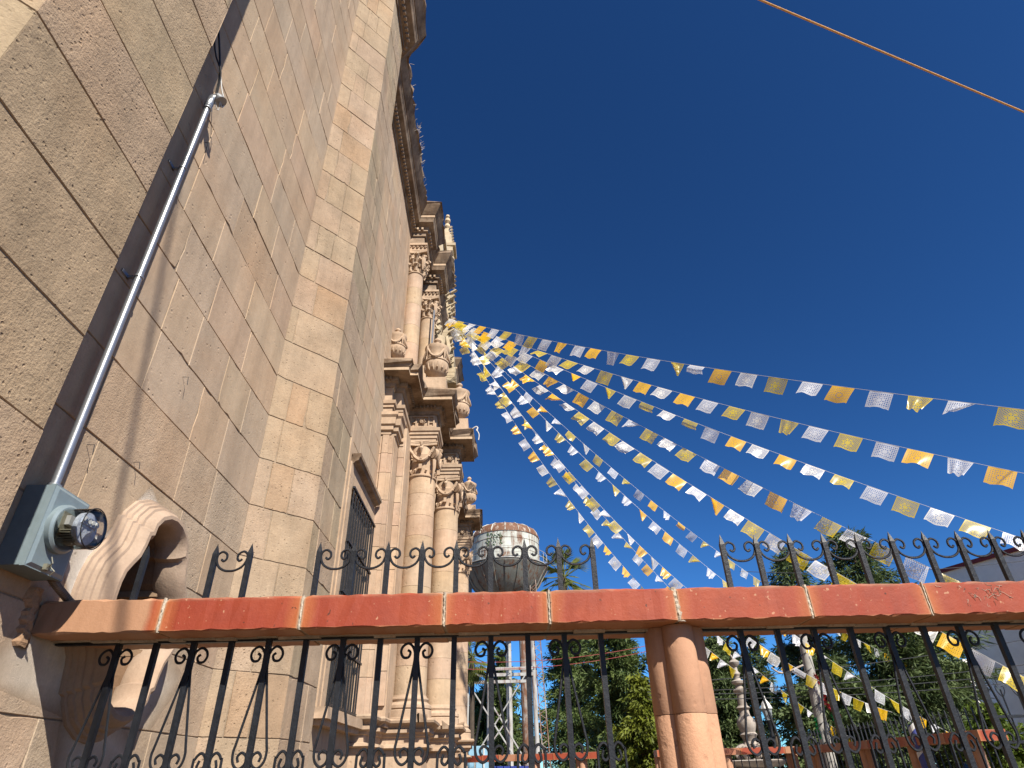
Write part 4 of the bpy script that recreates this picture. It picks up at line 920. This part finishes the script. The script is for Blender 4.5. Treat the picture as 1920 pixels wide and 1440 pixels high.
for si, (th, ph, t0, cs, sp, i0, i1, colr) in enumerate(STR):
    d = Vector((math.cos(ph)*math.sin(th), math.cos(ph)*math.cos(th), math.sin(ph)))
    P = lambda i: A + d*((i+t0)*sp) + Vector((0,0,cs*((i+t0)*sp)**2))
    root = thing('papel_picado_string', SL[si], 'bunting', tuple(A+Vector((.002*si,0,-.004*si))), group='papel picado strings fanning out from the church portal')
    m = MB(); m.tube([P(-t0+.01)]+[P(i*.5) for i in range(i0*2+1, i1*2+1)], .0016, 4); m.build('cord', M_str, root)
    for i in range(i0, i1):
        u = (i+t0)*sp
        if u < .02: continue
        if colr: c = colr[i]
        else:
            odd = (i+PAR[si])%2; c = 'W' if not odd else ('O' if ((i*7+si*3)//2)%5 in (0,2) else 'Y')
        off = rnd.uniform(-.08,.08) if i%5 else .14
        p = P(i+off*.6); t = (P(i+.3)-P(i-.3)).normalized()
        side = t.cross(Vector((0,0,1))).normalized(); up = side.cross(t).normalized()
        steep = si >= 5
        wts = [3,3,3,2,2,3,2,1,1,.5,2,2] if not steep else [1,1,1,1,1,1,4,3,3,.6,4,2]
        me = rnd.choices(FM[c], wts)[0]
        a = rnd.gauss(0,.22)+(TILT[si] if si < 5 else .1); up2 = up*math.cos(a)+side*math.sin(a); sd2 = t.cross(up2)
        M3 = Matrix((t, -sd2, up2)).transposed()
        if M3.determinant() < 0: M3 = Matrix((t, sd2, up2)).transposed()
        o = bpy.data.objects.new('flag', me); col.objects.link(o); o.parent = root
        M3 = M3 @ Matrix.Scale((.86 if steep else 1.0)*rnd.uniform(.93,1.05), 3)
        o.matrix_local = Matrix.Translation(W(p)-BASE[root]) @ M3.to_4x4()

# ---------------------------------------------------------------- water tower
TX, TY = .35, 36.0
wt = thing('water_tower', 'rusty white elevated water tank with a domed roof on tall steel legs beyond the church', 'water tower', (TX,TY,-.842))
def tz(q): return q*TY
R_ = 2.02
z0, z1, zt = tz(.282)-.05, tz(.327), tz(.3475)
m = MB(); m.lathe((TX,TY), [(R_,z0),(R_,z1)], 48); tk = m.build('tank_wall', M_tank, wt)
m = MB()
for z in (z0+.62, z0+1.25): m.lathe((TX,TY), [(R_+.005,z),(R_+.02,z+.015),(R_+.005,z+.03)], 48)
m.build('weld_band', M_rleg, tk)
m = MB(); m.lathe((TX,TY), [(R_+.03,z1-.02),(R_+.03,z1+.02),(R_*.985,z1+.30*(zt-z1)),(R_*.90,z1+.62*(zt-z1)),(R_*.72,z1+.88*(zt-z1)),(R_*.4,zt+.06),(.05,zt+.12)], 48); dm = m.build('dome', M_dome, wt)
m = MB()
for k_ in range(16):
    a = k_*math.pi/8; pr = [(R_+.03,z1+.02),(R_*.99,z1+.30*(zt-z1)),(R_*.905,z1+.62*(zt-z1)),(R_*.725,z1+.88*(zt-z1)+.01),(R_*.4,zt+.07),(.05,zt+.13)]
    m.tube([(TX+r*math.cos(a), TY+r*math.sin(a), z) for r, z in pr], .028, 4)
m.build('roof_seam', M_tank, dm)
m = MB(); zc = z0-2.0; m.lathe((TX,TY), [(R_+.35,z0-.02),(R_+.42,z0-.12),(R_*1.08,z0-.5),(R_*.93,z0-1.05),(R_*.68,z0-1.55),(R_*.35,z0-1.9),(.25,zc-.05)], 48); cn = m.build('tank_bowl', M_cone, wt)
m = MB()
for k_ in range(20):
    a = k_*math.pi/10; m.tube([(TX+r*math.cos(a), TY+r*math.sin(a), z) for r, z in ((R_+.40,z0-.14),(R_*1.09,z0-.5),(R_*.945,z0-1.05),(R_*.695,z0-1.56),(R_*.36,z0-1.92))], .05, 4)
m.build('bowl_rib', M_cone, cn)
m = MB(); m.lathe((TX,TY), [(R_,z0-.03),(R_+.46,z0-.03),(R_+.46,z0+.01),(R_,z0+.02)], 48)
for k_ in range(26):
    a = k_*2*math.pi/26; x, y = TX+(R_+.44)*math.cos(a), TY+(R_+.44)*math.sin(a); m.tube([(x,y,z0),(x,y,z0+.62)], .014, 4)
for z in (z0+.3, z0+.62): m.tube([(TX+(R_+.44)*math.cos(a*math.pi/24), TY+(R_+.44)*math.sin(a*math.pi/24), z) for a in range(49)], .014, 4, cap=False)
m.build('walkway_rail', M_leg, wt)
# climbing plant graffiti patch
m = MB(); rnd = random.Random(4)
for k_ in range(90):
    a = math.radians(rnd.uniform(-122,-96)); z = z0+.80+rnd.uniform(0,.75); l = rnd.uniform(.06,.16); b_ = a+rnd.uniform(-.06,.06)
    m.tube([(TX+(R_+.012)*math.cos(a), TY+(R_+.012)*math.sin(a), z),(TX+(R_+.012)*math.cos(b_), TY+(R_+.012)*math.sin(b_), z+rnd.uniform(-l,l))], .016, 3)
m.build('graffiti', plain('dark_green_spray_paint', (.05,.09,.03), .8), tk, kind='stuff')
LEGS = [(-.018*37.6,37.6,.13,M_leg),(.012*37.8,37.8,.17,M_leg),(.036*37.6,37.6,.24,M_rleg),(.0505*37.4,37.4,.13,M_leg),(-.052*38,38,.16,M_leg)]
for x, y, r, mt in LEGS:
    m = MB(); m.tube([(x+(TX-x)*.06,y,z0-.2),(x,y,-.842)], r, 12); m.build('leg', mt, wt)
for z, x0, x1 in ((tz(.129),-1.9,1.75),(tz(.112),-1.9,1.3)):
    m = MB(); m.box(x0,x1,34.9,35.1,z-.07,z+.07); m.build('girder', M_leg, wt)
for z in (tz(.129), ):
    m = MB(); m.box(-1.9,1.8,37.2,37.4,z-.08,z+.08); m.build('girder', M_leg, wt)
for (a, b) in (((-1.9,4.3),(.9,.3)),((-1.7,.2),(1.25,4.3)),((-.6,3.2),(1.7,-.3)),((-1.9,1.2),(0.2,-.6)),((-1.9,-.4),(.3,2.3))):
    m = MB(); m.tube([(a[0],35.0,a[1]),(b[0],35.0,b[1])], .04, 5); m.build('brace', M_leg, wt)
m = MB(); xl = .0545*35
for s_ in (0,.33): m.tube([(xl+s_+.12,34.4,-.8),(xl+s_-.22,35.0,z0-.9)], .035, 4)
for k_ in range(43):
    z = -.6+k_*.22; o_ = .12-.34*(z+.8)/(z0+.6); m.tube([(xl+o_+(.33 if k_%2 else 0),34.6,z),(xl+o_+(0 if k_%2 else .33),34.6,z+.22)], .022, 4)
m.build('lattice_ladder', M_rleg, wt)

# ---------------------------------------------------------------- vegetation
def leaves(centers, sizes, dirs, n_per, rad, L, Wd, seed, flatten=.6):
    rs = np.random.RandomState(seed); nc = len(centers); k = nc*n_per
    C = np.repeat(np.array(centers), n_per, 0); sz = np.repeat(np.array(sizes), n_per)[:, None]
    off = rs.normal(size=(k,3)); off /= np.linalg.norm(off, axis=1)[:, None]; off *= rs.uniform(.1,1,(k,1))**.5; off[:,2] *= flatten
    P = C+off*rad*sz
    D = np.repeat(np.array(dirs), n_per, 0)+rs.normal(size=(k,3))*.55; D /= np.linalg.norm(D, axis=1)[:, None]
    U = np.cross(D, rs.normal(size=(k,3))); U /= np.linalg.norm(U, axis=1)[:, None]
    l = L*rs.uniform(.6,1.3,(k,1))*1.0; w = Wd*rs.uniform(.7,1.3,(k,1))
    V = np.stack([P-U*w*.5, P+D*l*.5-U*w*.35, P+D*l, P+D*l*.5+U*w*.5], 1)
    tint = np.repeat(np.clip(rs.uniform(0,1,(k,1))*.6+np.repeat(rs.uniform(0,1,(nc,1)), n_per, 0)*.4, 0, 1), 4, 0)
    return V.reshape(-1,3), tint
def leaf_obj(V, tint, name, mat, parent):
    k = len(V)//4; A_ = V*S; A_[:,2] += EYE; A_ -= np.array(BASE[parent]); me = bpy.data.meshes.new(name)
    me.vertices.add(k*4); me.vertices.foreach_set('co', A_.astype(np.float32).ravel())
    me.loops.add(k*4); me.loops.foreach_set('vertex_index', np.arange(k*4, dtype=np.int32))
    me.polygons.add(k); me.polygons.foreach_set('loop_start', np.arange(0,k*4,4,dtype=np.int32)); me.update()
    at = me.color_attributes.new('tint','FLOAT_COLOR','POINT'); c = np.ones((k*4,4),np.float32); c[:,:3] = tint; at.data.foreach_set('color', c.ravel())
    me.materials.append(mat); o = bpy.data.objects.new(name, me); col.objects.link(o); o.parent = parent; BASE[o] = BASE[parent]; return o
def tree(loc, top, rad, prof, mat, label, seed, nb=46, per=26, L=.16, Wd=.035, droop=.15, cr=.32, trunk_r=.09, cat='tree', low=-.3, group=None, name='conifer_tree', lean=0):
    rnd = random.Random(seed); t = thing(name, label, cat, (loc[0],loc[1],-.842), group)
    m = MB(); m.tube([(loc[0],loc[1],-.842),(loc[0]+.04+lean*.3,loc[1],top*.4),(loc[0]+lean,loc[1],top*.97)], [trunk_r,trunk_r*.7,trunk_r*.12], 9); m.build('trunk', M_bark, t)
    bm_ = MB(); C = []; sz = []; D = []
    for b_ in range(nb):
        h = ((b_+.5)/nb)**.85; z = low+(top-low)*h; a = b_*2.399+rnd.uniform(-.4,.4); r = rad*prof(h)*rnd.uniform(.7,1.15)
        x0, y0 = loc[0]+lean*h, loc[1]; e = Vector((math.cos(a), math.sin(a), 0)); tip = Vector((x0,y0,z))+e*r+Vector((0,0,r*rnd.uniform(-.1,.35)-droop*r))
        bm_.tube([(x0,y0,z-.15*r),tuple(Vector((x0,y0,z)).lerp(tip,.5)+Vector((0,0,.05*r))),tuple(tip)], [.022,.014,.004], 4)
        k = max(2, int(r/cr*2.2))
        for q in range(k):
            s_ = (q+1)/k; p = Vector((x0,y0,z)).lerp(tip, s_)+Vector((rnd.gauss(0,.14*cr*2), rnd.gauss(0,.14*cr*2), rnd.gauss(0,.12)*cr)); C.append(tuple(p)); sz.append(rnd.uniform(.55,1.1)*(1.1-.35*s_)); D.append((e.x*.8,e.y*.8,-.15-droop))
    bm_.build('limbs', M_bark, t)
    V, tn = leaves(C, sz, D, per, cr, L, Wd, seed); leaf_obj(V, tn, 'crown', mat, t); return t
cone = lambda h: (1-h)**.75*.95+.08
egg = lambda h: math.sin(min(1,h*1.02+.08)*math.pi)**.6*.9+.12
def irr(seed, base):
    r = random.Random(seed); k = [r.uniform(.6,1.15) for _ in range(9)]
    return lambda h: base(h)*k[int(h*8.99)]
GB = 'trees standing beyond the churchyard'
tree((4.3,41), 9.3, 2.7, irr(1,cone), M_conif, 'broad dark conifer left of the stone pillar, behind the water tower ladder', 101, nb=100, per=90, L=.36, Wd=.085, cr=.75, low=-.4, trunk_r=.22, group=GB)
tree((2.85,16.5), 3.75, 1.35, irr(2,cone), M_conif, 'tall dark conifer just left of the stone pillar', 102, nb=95, per=80, L=.17, Wd=.036, cr=.32, low=-.4, group=GB)
tree((-.6,43), 4.6, 3.0, irr(3,egg), M_conif2, 'low dark tree between the legs of the water tower', 103, nb=90, per=80, L=.36, Wd=.085, cr=.8, trunk_r=.2, low=-.4, group=GB)
tree((.1,42), 6.5, .8, irr(4,egg), M_conif, 'slim dark cypress seen between the water tower legs', 104, nb=60, per=60, L=.28, Wd=.075, cr=.42, low=.3, group=GB, name='cypress_tree')
tree((2.25,11.0), 1.32, .42, irr(5,egg), M_lime, 'yellow green drooping tree right beside the stone pillar', 105, nb=60, per=46, L=.10, Wd=.035, cr=.16, droop=.6, low=-.3, group=GB, name='leafy_tree')
tree((6.0,15.5), 2.9, .30, irr(5,cone), M_conif2, 'thin upright conifer spire behind the right fence spikes', 115, nb=50, per=40, L=.12, Wd=.03, cr=.17, low=1.0, group=GB, name='cypress_tree')
tree((4.6,14.0), 2.35, .95, irr(6,egg), M_conif2, 'dark bushy tree immediately right of the stone pillar', 106, nb=90, per=80, L=.14, Wd=.035, cr=.27, low=-.5, group=GB)
tree((6.05,12.8), 3.85, 1.15, irr(7,cone), M_conif2, 'tall airy conifer behind the left half of the right fence spikes', 107, nb=90, per=55, L=.16, Wd=.028, cr=.27, low=-.4, group=GB)
tree((6.55,11.2), 3.65, 1.35, irr(8,cone), M_conif2, 'feathery conifer whose top rises highest above the right rail', 108, nb=110, per=58, L=.16, Wd=.028, cr=.27, low=-.4, group=GB)
tree((7.35,11.4), 2.35, .95, irr(9,egg), M_conif2, 'spreading feathery branches in front of the white house', 109, nb=70, per=34, L=.18, Wd=.026, cr=.25, low=.3, droop=.05, group=GB)
tree((5.35,10.9), 1.5, .9, irr(10,egg), M_conif2, 'low dark tree behind the fountain and the pole', 110, nb=70, per=80, L=.12, Wd=.04, cr=.24, low=-.4, group=GB)
tree((5.35,7.55), .52, .42, irr(11,egg), M_hedge, 'bright green bush at the foot of the white house', 111, nb=50, per=50, L=.055, Wd=.04, cr=.14, low=-.5, trunk_r=.03, cat='bush', name='leafy_bush')
def palm(loc, top, s, label, seed, n=34):
    rnd = random.Random(seed); t = thing('palm_tree', label, 'palm tree', (loc[0],loc[1],-.842), group='fan palms beyond the churchyard')
    m = MB(); m.tube([(loc[0],loc[1],-.842),(loc[0],loc[1],top)], [.09*s,.07*s], 9); m.build('trunk', M_bark, t)
    for q in range(n):
        a = q*2.4; el = math.radians(rnd.uniform(-65,80)); e = Vector((math.cos(a)*math.cos(el), math.sin(a)*math.cos(el), math.sin(el))); u = e.cross(Vector((0,0,1))).normalized(); L = .55*s*rnd.uniform(.8,1.15)
        m = MB(); b0 = Vector((loc[0],loc[1],top)); c = b0+e*L
        for k in range(13):
            f = (k-6)/6; d = (e*math.cos(f*1.2)+u*math.sin(f*1.2)).normalized(); tip = c+d*.42*s-Vector((0,0,.10*s*abs(f)+.05)); w = e.cross(u)*.012*s+u*.02*s*math.cos(f)
            m.add([c-w*.4, c+w*.4, c.lerp(tip,.6)+w, tip, c.lerp(tip,.6)-w], [(0,1,2,3,4)], (rnd.random(),)*3)
        m.tube([b0, c], .012*s, 4); m.build('frond', M_palm, t)
palm((5.0,48), 12.75, 2.6, 'fan palm whose crown peeks over the red rail left of the pillar', 1)
palm((-.85,20.0), 3.0, .95, 'fan palm at the church corner, left of the water tower legs', 2)

# ---------------------------------------------------------------- white house on the right
hs = thing('white_house', 'tall white house in shade with a red edged roof at the right edge', 'house', (9.0,11,-.842))
H = 3.15; k = H/3; P1 = Vector((8.296*k,11.654*k)); P2 = Vector((8.877*k,10.118*k)); dd = (P2-P1).normalized(); P3 = P1+dd*9; nn = Vector((-dd.y, dd.x)); nn = nn if nn.x > 0 else -nn
m = MB(); poly = [tuple(P1),tuple(P3),tuple(P3+nn*6),tuple(P1+nn*6)]; m.prism(poly, -.842, H); m.build('wall', M_greyw, hs)
m = MB(); o_ = -nn*.05; m.prism([tuple(P1+o_),tuple(P3+o_),tuple(P3+nn*.2),tuple(P1+nn*.2)], H, H+.07); m.build('parapet_trim', M_red, hs)
Q1 = P1+(-dd)*.9-nn*.55; lw = MB(); lw.prism([tuple(Q1),tuple(Q1+dd*1.15),tuple(Q1+dd*1.15+nn*3),tuple(Q1+nn*3)], -.842, 1.55); lo = lw.build('lower_wing', M_greyw, hs)
for (u, z) in ((.22,.85),(.72,.95),(.22,.05),(.72,.05)):
    a = Q1+dd*u-nn*.012; b_ = Q1+dd*(u+.24)-nn*.012
    m = MB(); m.prism([tuple(a),tuple(b_),tuple(b_+nn*.03),tuple(a+nn*.03)], z, z+.42); wo = m.build('window', M_glassdark, hs)
    m = MB(); m.prism([tuple(a-nn*.03-dd*.03),tuple(b_-nn*.03+dd*.03),tuple(b_+nn*.02+dd*.03),tuple(a+nn*.02-dd*.03)], z-.05, z-.015); m.build('sill', M_greyw, wo)

# ---------------------------------------------------------------- far fences round the plaza
def far_fence(P, label, top=.20, th=.07, posts=(), step=.085, spikes=.12, bare=1.0):
    f = thing('plaza_fence', label, 'fence', ((P[0][0]+P[-1][0])/2, (P[0][1]+P[-1][1])/2, -.842), group='low red railed fences across the plaza')
    rnd = random.Random(int(P[0][0]*100))
    for a, b in zip(P[:-1], P[1:]):
        a, b = Vector(a), Vector(b); L = (b-a).length; d = (b-a)/L; nn = Vector((d.y,-d.x)); u = 0
        while u < L-.01:
            u2 = min(L, u+rnd.uniform(.20,.30)); p = [a+d*(u+.003)+nn*.1, a+d*(u2-.003)+nn*.1, a+d*(u2-.003)-nn*.1, a+d*(u+.003)-nn*.1]
            p = [tuple(v) for v in p]; m = MB(); m.prism(p if nn.y > 0 else p, top-th, top, ((1.0 if rnd.random() > .12 else .42)*bare,)*3); m.build('rail_stone', M_rail, f); u = u2
        m = MB(); k = int(L/step)
        for i in range(k):
            c = a+d*(L*(i+.5)/k); m.tube([(c.x,c.y,-.7),(c.x,c.y,top+spikes-.02),(c.x,c.y,top+spikes)], [.006,.006,.001], 4)
            if spikes > .05: m.tube(smooth_path([(c.x-d.x*.02,c.y-d.y*.02,top+spikes-.03),(c.x-d.x*.03,c.y-d.y*.03,top+spikes-.05),(c.x,c.y,top+spikes-.06),(c.x+d.x*.03,c.y+d.y*.03,top+spikes-.05),(c.x+d.x*.02,c.y+d.y*.02,top+spikes-.03)],2), .003, 3)
        m.build('pickets', M_iron, f, kind='stuff')
        for q in posts:
            c = a+d*(L*q); m = MB()
            for (dx, dy) in ((-.035,0),(.035,0),(0,-.035),(0,.035)): m.lathe((c.x+dx,c.y+dy), [(.036,-.842),(.035,top-th)], 12)
            m.build('post', M_pillar, f)
    return f
far_fence([(-.45,8.9),(1.17,8.6)], 'far fence with orange and red stone rail behind the water tower legs', posts=(.87,.52,), spikes=.02)
far_fence([(1.85,8.6),(3.55,8.6)], 'far red railed fence in front of the fountain', posts=(.03,.5,.97), spikes=.02)
far_fence([(3.60,8.5),(3.52,5.0)], 'shaded red railed fence with spear tips running towards the viewer at the right', posts=(.1,.45,.70,.92), spikes=.16, top=.19)
# tall gate at the far right
gt = thing('iron_gate', 'tall black iron gate with scrolled tips before the white house', 'gate', (4.6,5.6,-.842))
for i in range(9):
    x, y = 4.05+.12*i, 5.65-.02*i; m = MB(); m.tube([(x,y,-.8),(x,y,.50)], .006, 5)
    for s_ in (-1,1): m.tube(smooth_path([(x,y,.44),(x+s_*.03,y,.48),(x+s_*.035,y,.52),(x+s_*.018,y,.52)],3), .004, 4)
    m.build('gate_bar', M_iron, gt)
for z in (.30,.12,-.4): m = MB(); m.box(4.0,5.1,5.60,5.63,z-.01,z+.01); m.build('gate_rail', M_iron, gt)

# ---------------------------------------------------------------- fountain, pole, lamp, small things
ft = thing('stone_fountain', 'pale carved stone fountain column with a wide basin seen through the right fence bars', 'fountain', (3.52,10,-.842))
m = MB(); cx, cy = 3.52, 10
m.lathe((cx,cy), [(.20,-.842),(.18,.0),(.15,.05),(.10,.10)], 20)
m.lathe((cx,cy), [(.10,.15),(.13,.22),(.11,.26),(.085,.31),(.10,.36),(.125,.39),(.10,.42),(.115,.46),(.135,.53),(.12,.58),(.075,.63),(.07,.70),(.10,.73),(.065,.76),(.055,.90),(.085,.93),(.10,.96),(.06,.985),(.045,1.03),(.09,1.05),(.10,1.08),(.05,1.10)], 20); m.build('shaft', M_fount, ft)
m = MB(); m.lathe((cx,cy), [(.05,1.10),(.035,1.14),(.055,1.18),(.03,1.22),(.028,1.27),(.07,1.31),(.08,1.34),(.06,1.36),(.03,1.38)], 16)
for k_ in range(5): a = k_*1.26; m.tube([(cx,cy,1.36),(cx+.03*math.cos(a),cy+.03*math.sin(a),1.42),(cx+.05*math.cos(a),cy,1.46)], [.02,.016,.004], 5)
m.build('finial', M_fount, ft)
m = MB()
for k_ in range(8):
    a = k_*math.pi/4; m.tube(smooth_path([(cx+.10*math.cos(a),cy+.10*math.sin(a),.26),(cx+.19*math.cos(a),cy+.19*math.sin(a),.22),(cx+.22*math.cos(a),cy+.22*math.sin(a),.15),(cx+.16*math.cos(a),cy+.16*math.sin(a),.10)]), .035, 7)
m.build('carved_scroll', M_fount, ft)
m = MB(); m.lathe((cx,cy), [(.12,-.02),(.34,.0),(.44,.045),(.46,.075),(.43,.085),(.36,.06),(.1,.05)], 32); m.lathe((cx,cy), [(.2,-.2),(.60,-.15),(.66,-.09),(.62,-.08)], 32); m.build('basin', M_fount, ft)
pl = thing('utility_pole', 'pale concrete utility pole wound with dark cables behind the right fence bars', 'pole', (4.18,9.1,-.842))
m = MB(); m.tube([(4.14,9.1,-.842),(4.24,9.1,1.62)], [.085,.062], 14); m.build('shaft', M_pole, pl)
m = MB(); m.tube([(4.17+.07*math.cos(i*.9)+.0003*i,9.1+.07*math.sin(i*.9)-.01,.1+i*.03) for i in range(44)], .006, 4); m.tube(smooth_path([(4.25,9.0,1.3),(4.36,8.95,1.0),(4.3,9.0,.7)]), .006, 4); m.build('cable', M_cable, pl)
m = MB(); m.tube(smooth_path([(4.10,9.0,1.15),(3.75,8.9,1.05),(3.62,8.9,1.12)]), .012, 6); m.build('street_light_arm', M_fount, pl)
def tinsel(pts, c, label, seed, r=.05):
    rnd = random.Random(seed); m = MB(); p = smooth_path(pts, 16)
    for q in p:
        for k in range(9):
            e = Vector((rnd.gauss(0,1), rnd.gauss(0,1), rnd.gauss(0,1))).normalized()*r*rnd.uniform(.5,1.1); w = e.cross(Vector((rnd.random(),rnd.random(),1))).normalized()*r*.10
            m.add([q-w, q+w, q+e+w*.4, q+e-w*.4], [(0,1,2,3)])
    mt = plain('foil_'+label.split()[0], c, .3, .5, 0, 1, .3, 30); o = m.build('tinsel_garland', mt); tag(o, label, 'garland')
tinsel([(4.20,8.95,1.02),(4.27,8.95,.85),(4.24,8.95,.72),(4.38,8.95,.52)], (.50,.05,.07), 'red and silver tinsel garland hanging on the utility pole', 1)
tinsel([(4.30,8.93,.56),(4.33,8.93,.40),(4.36,8.93,.28)], (.01,.35,.10), 'green tinsel garland low on the right side of the utility pole', 2, .055)
tinsel([(4.06,8.95,.50),(4.05,8.95,.38),(4.07,8.95,.30)], (.01,.30,.09), 'small green tinsel garland low on the left side of the utility pole', 3, .04)
lp = thing('street_lamp', 'dark street lamp with a white capped lantern right of the fountain', 'street lamp', (3.86,10,-.842))
m = MB(); m.lathe((3.86,10), [(.05,-.842),(.03,-.5),(.022,.3),(.04,.36),(.02,.42),(.035,.5),(.05,.56)], 12); m.build('post', M_iron, lp)
m = MB(); m.lathe((3.86,10), [(.05,.565),(.075,.70),(.075,.71)], 8, smooth=False); m.build('lantern', plain('frosted_lamp_glass', (.32,.36,.38), .3), lp)
m = MB(); m.lathe((3.86,10), [(.09,.71),(.06,.78),(.02,.83),(.012,.88)], 8, smooth=False); m.build('cap', M_white, lp)
# striped ribbon post
rb = MB(); cx, cy = 3.46, 5.85
for k_ in range(60):
    a = k_*.42; z = -.4+k_*.0115
    rb.add([(cx+.035*math.cos(a),cy+.035*math.sin(a),z),(cx+.035*math.cos(a+.42),cy+.035*math.sin(a+.42),z+.0115),(cx+.035*math.cos(a+.42),cy+.035*math.sin(a+.42),z+.055),(cx+.035*math.cos(a),cy+.035*math.sin(a),z+.043)], [(0,1,2,3)])
o = rb.build('spiral_ribbon', M_white); tag(o, 'white ribbon spiralling on a blue post behind the right fence bars', 'ribbon')
rp = MB(); rp.tube([(cx,cy,-.842),(cx,cy,.27)], .031, 12); o = rp.build('ribbon_post', plain('dark_blue_paint', (.05,.07,.30), .5)); tag(o, 'blue post wrapped with a white spiral ribbon', 'post')
# kiosk and tarp
kk = thing('market_kiosk', 'pale blue kiosk corner beside the church base, behind the far rail', 'kiosk', (-.5,11,-.842))
m = MB(); m.box(-.75,-.12,10.8,11.6,-.842,.37); m.build('panel', M_blue, kk); m = MB()
for x in (-.55,-.4,-.27): m.box(x-.01,x+.01,10.785,10.80,-.8,.39)
m.build('seam', M_white, kk)
tp = MB(); tp.add([(-.12,11,.05),(.40,10.9,.07),(.45,11.5,.10),(-.12,11.5,.11),(-.12,11,.02),(.40,10.9,.04)], [(0,1,2,3),(0,4,5,1)]); o = tp.build('blue_tarp', M_navy); tag(o, 'blue tarp awning under the far rail near the tower legs', 'tarp')
# parked car
car = thing('parked_car', 'dark blue car with a white roof line at the lower right edge', 'car', (6.0,8,-.842))
def car_sec(x, pts): return [(x, 8+y, z) for y, z in pts]
body = [(-.42,-.75),(.42,-.75),(.45,-.5),(.42,-.32),(-.42,-.32),(-.45,-.5)]; 
m = MB(); xs = [4.9,5.0,5.3,6.6,6.9,7.0]; sc = [.8,.95,1,1,.95,.8]; vs = [(x, 8+y*s_, z) for x, s_ in zip(xs, sc) for y, z in body]
m.add(vs, [(i*6+k, i*6+(k+1)%6, (i+1)*6+(k+1)%6, (i+1)*6+k) for i in range(5) for k in range(6)]+[tuple(range(5,-1,-1)), tuple(30+q for q in range(6))]); m.build('body', plain('navy_car_paint', (.02,.03,.09), .2), car)
cab = [(5.2,-.32,.44),(5.45,.02,.36),(6.5,.02,.36),(6.8,-.32,.44)]; vs = []
for x, z, w in cab: vs += [(x,8-w,z),(x,8+w,z)]
m = MB(); m.add(vs, [(0,1,3,2),(2,3,5,4),(4,5,7,6),(0,2,4,6),(1,7,5,3)]); m.build('windows', M_glassdark, car)
m = MB(); m.box(5.42,6.53,7.62,8.38,.02,.05); m.build('roof', M_white, car)
for x in (5.3,6.6):
    for y in (7.56,8.40):
        m = MB(); m.tube([(x,y-.05,-.66),(x,y+.05,-.66)], .18, 18); m.build('wheel', M_cable, car)
# utility wires at the right, red wires left of the pillar
for i, (a, b, mt, lb) in enumerate((((2.0,9.2,.98),(9.5,9.4,1.75),M_cable,'highest thin utility wire crossing before the white house'),((2.0,9.3,.90),(9.5,9.3,1.35),M_cable,'second utility wire crossing before the white house'),
   ((2.0,9.25,.86),(9.5,9.3,1.22),M_cable,'third utility wire crossing before the white house'),((2.0,9.2,.80),(9.5,9.3,1.10),M_cable,'lowest utility wire crossing before the white house'),
   ((-.6,12,1.72),(3.2,12,2.02),M_red,'upper thin red wire between the tower legs and the pillar'),((-.6,12,1.60),(3.2,12,1.93),M_red,'lower thin red wire between the tower legs and the pillar'),
   ((4.5,11.5,3.1),(9.5,10.5,2.95),M_cable,'thin wire meeting the roof edge of the white house'))):
    m = MB(); a, b = Vector(a), Vector(b); m.tube([a.lerp(b, t/12)-Vector((0,0,.12*4*(t/12)*(1-t/12))) for t in range(13)], .006, 4); o = m.build('utility_wire', mt); tag(o, lb, 'wire')
sg = MB(); rnd = random.Random(8); pw = [(-.02,.12),(.03,.09)]
tl = MB(); tl.tube(smooth_path([(-.27,5.80,3.13),(-.235,5.79,3.15),(-.215,5.79,3.14),(-.225,5.79,3.10)]), .008, 5); tl.tube(smooth_path([(-.23,5.79,3.12),(-.20,5.79,3.06),(-.205,5.79,2.99)]), .006, 5)
o = tl.build('torn_ribbon', M_whitew); tag(o, 'torn white ribbon end tied to the corner of the portal cornice', 'ribbon')
scene.render.engine = 'CYCLES'
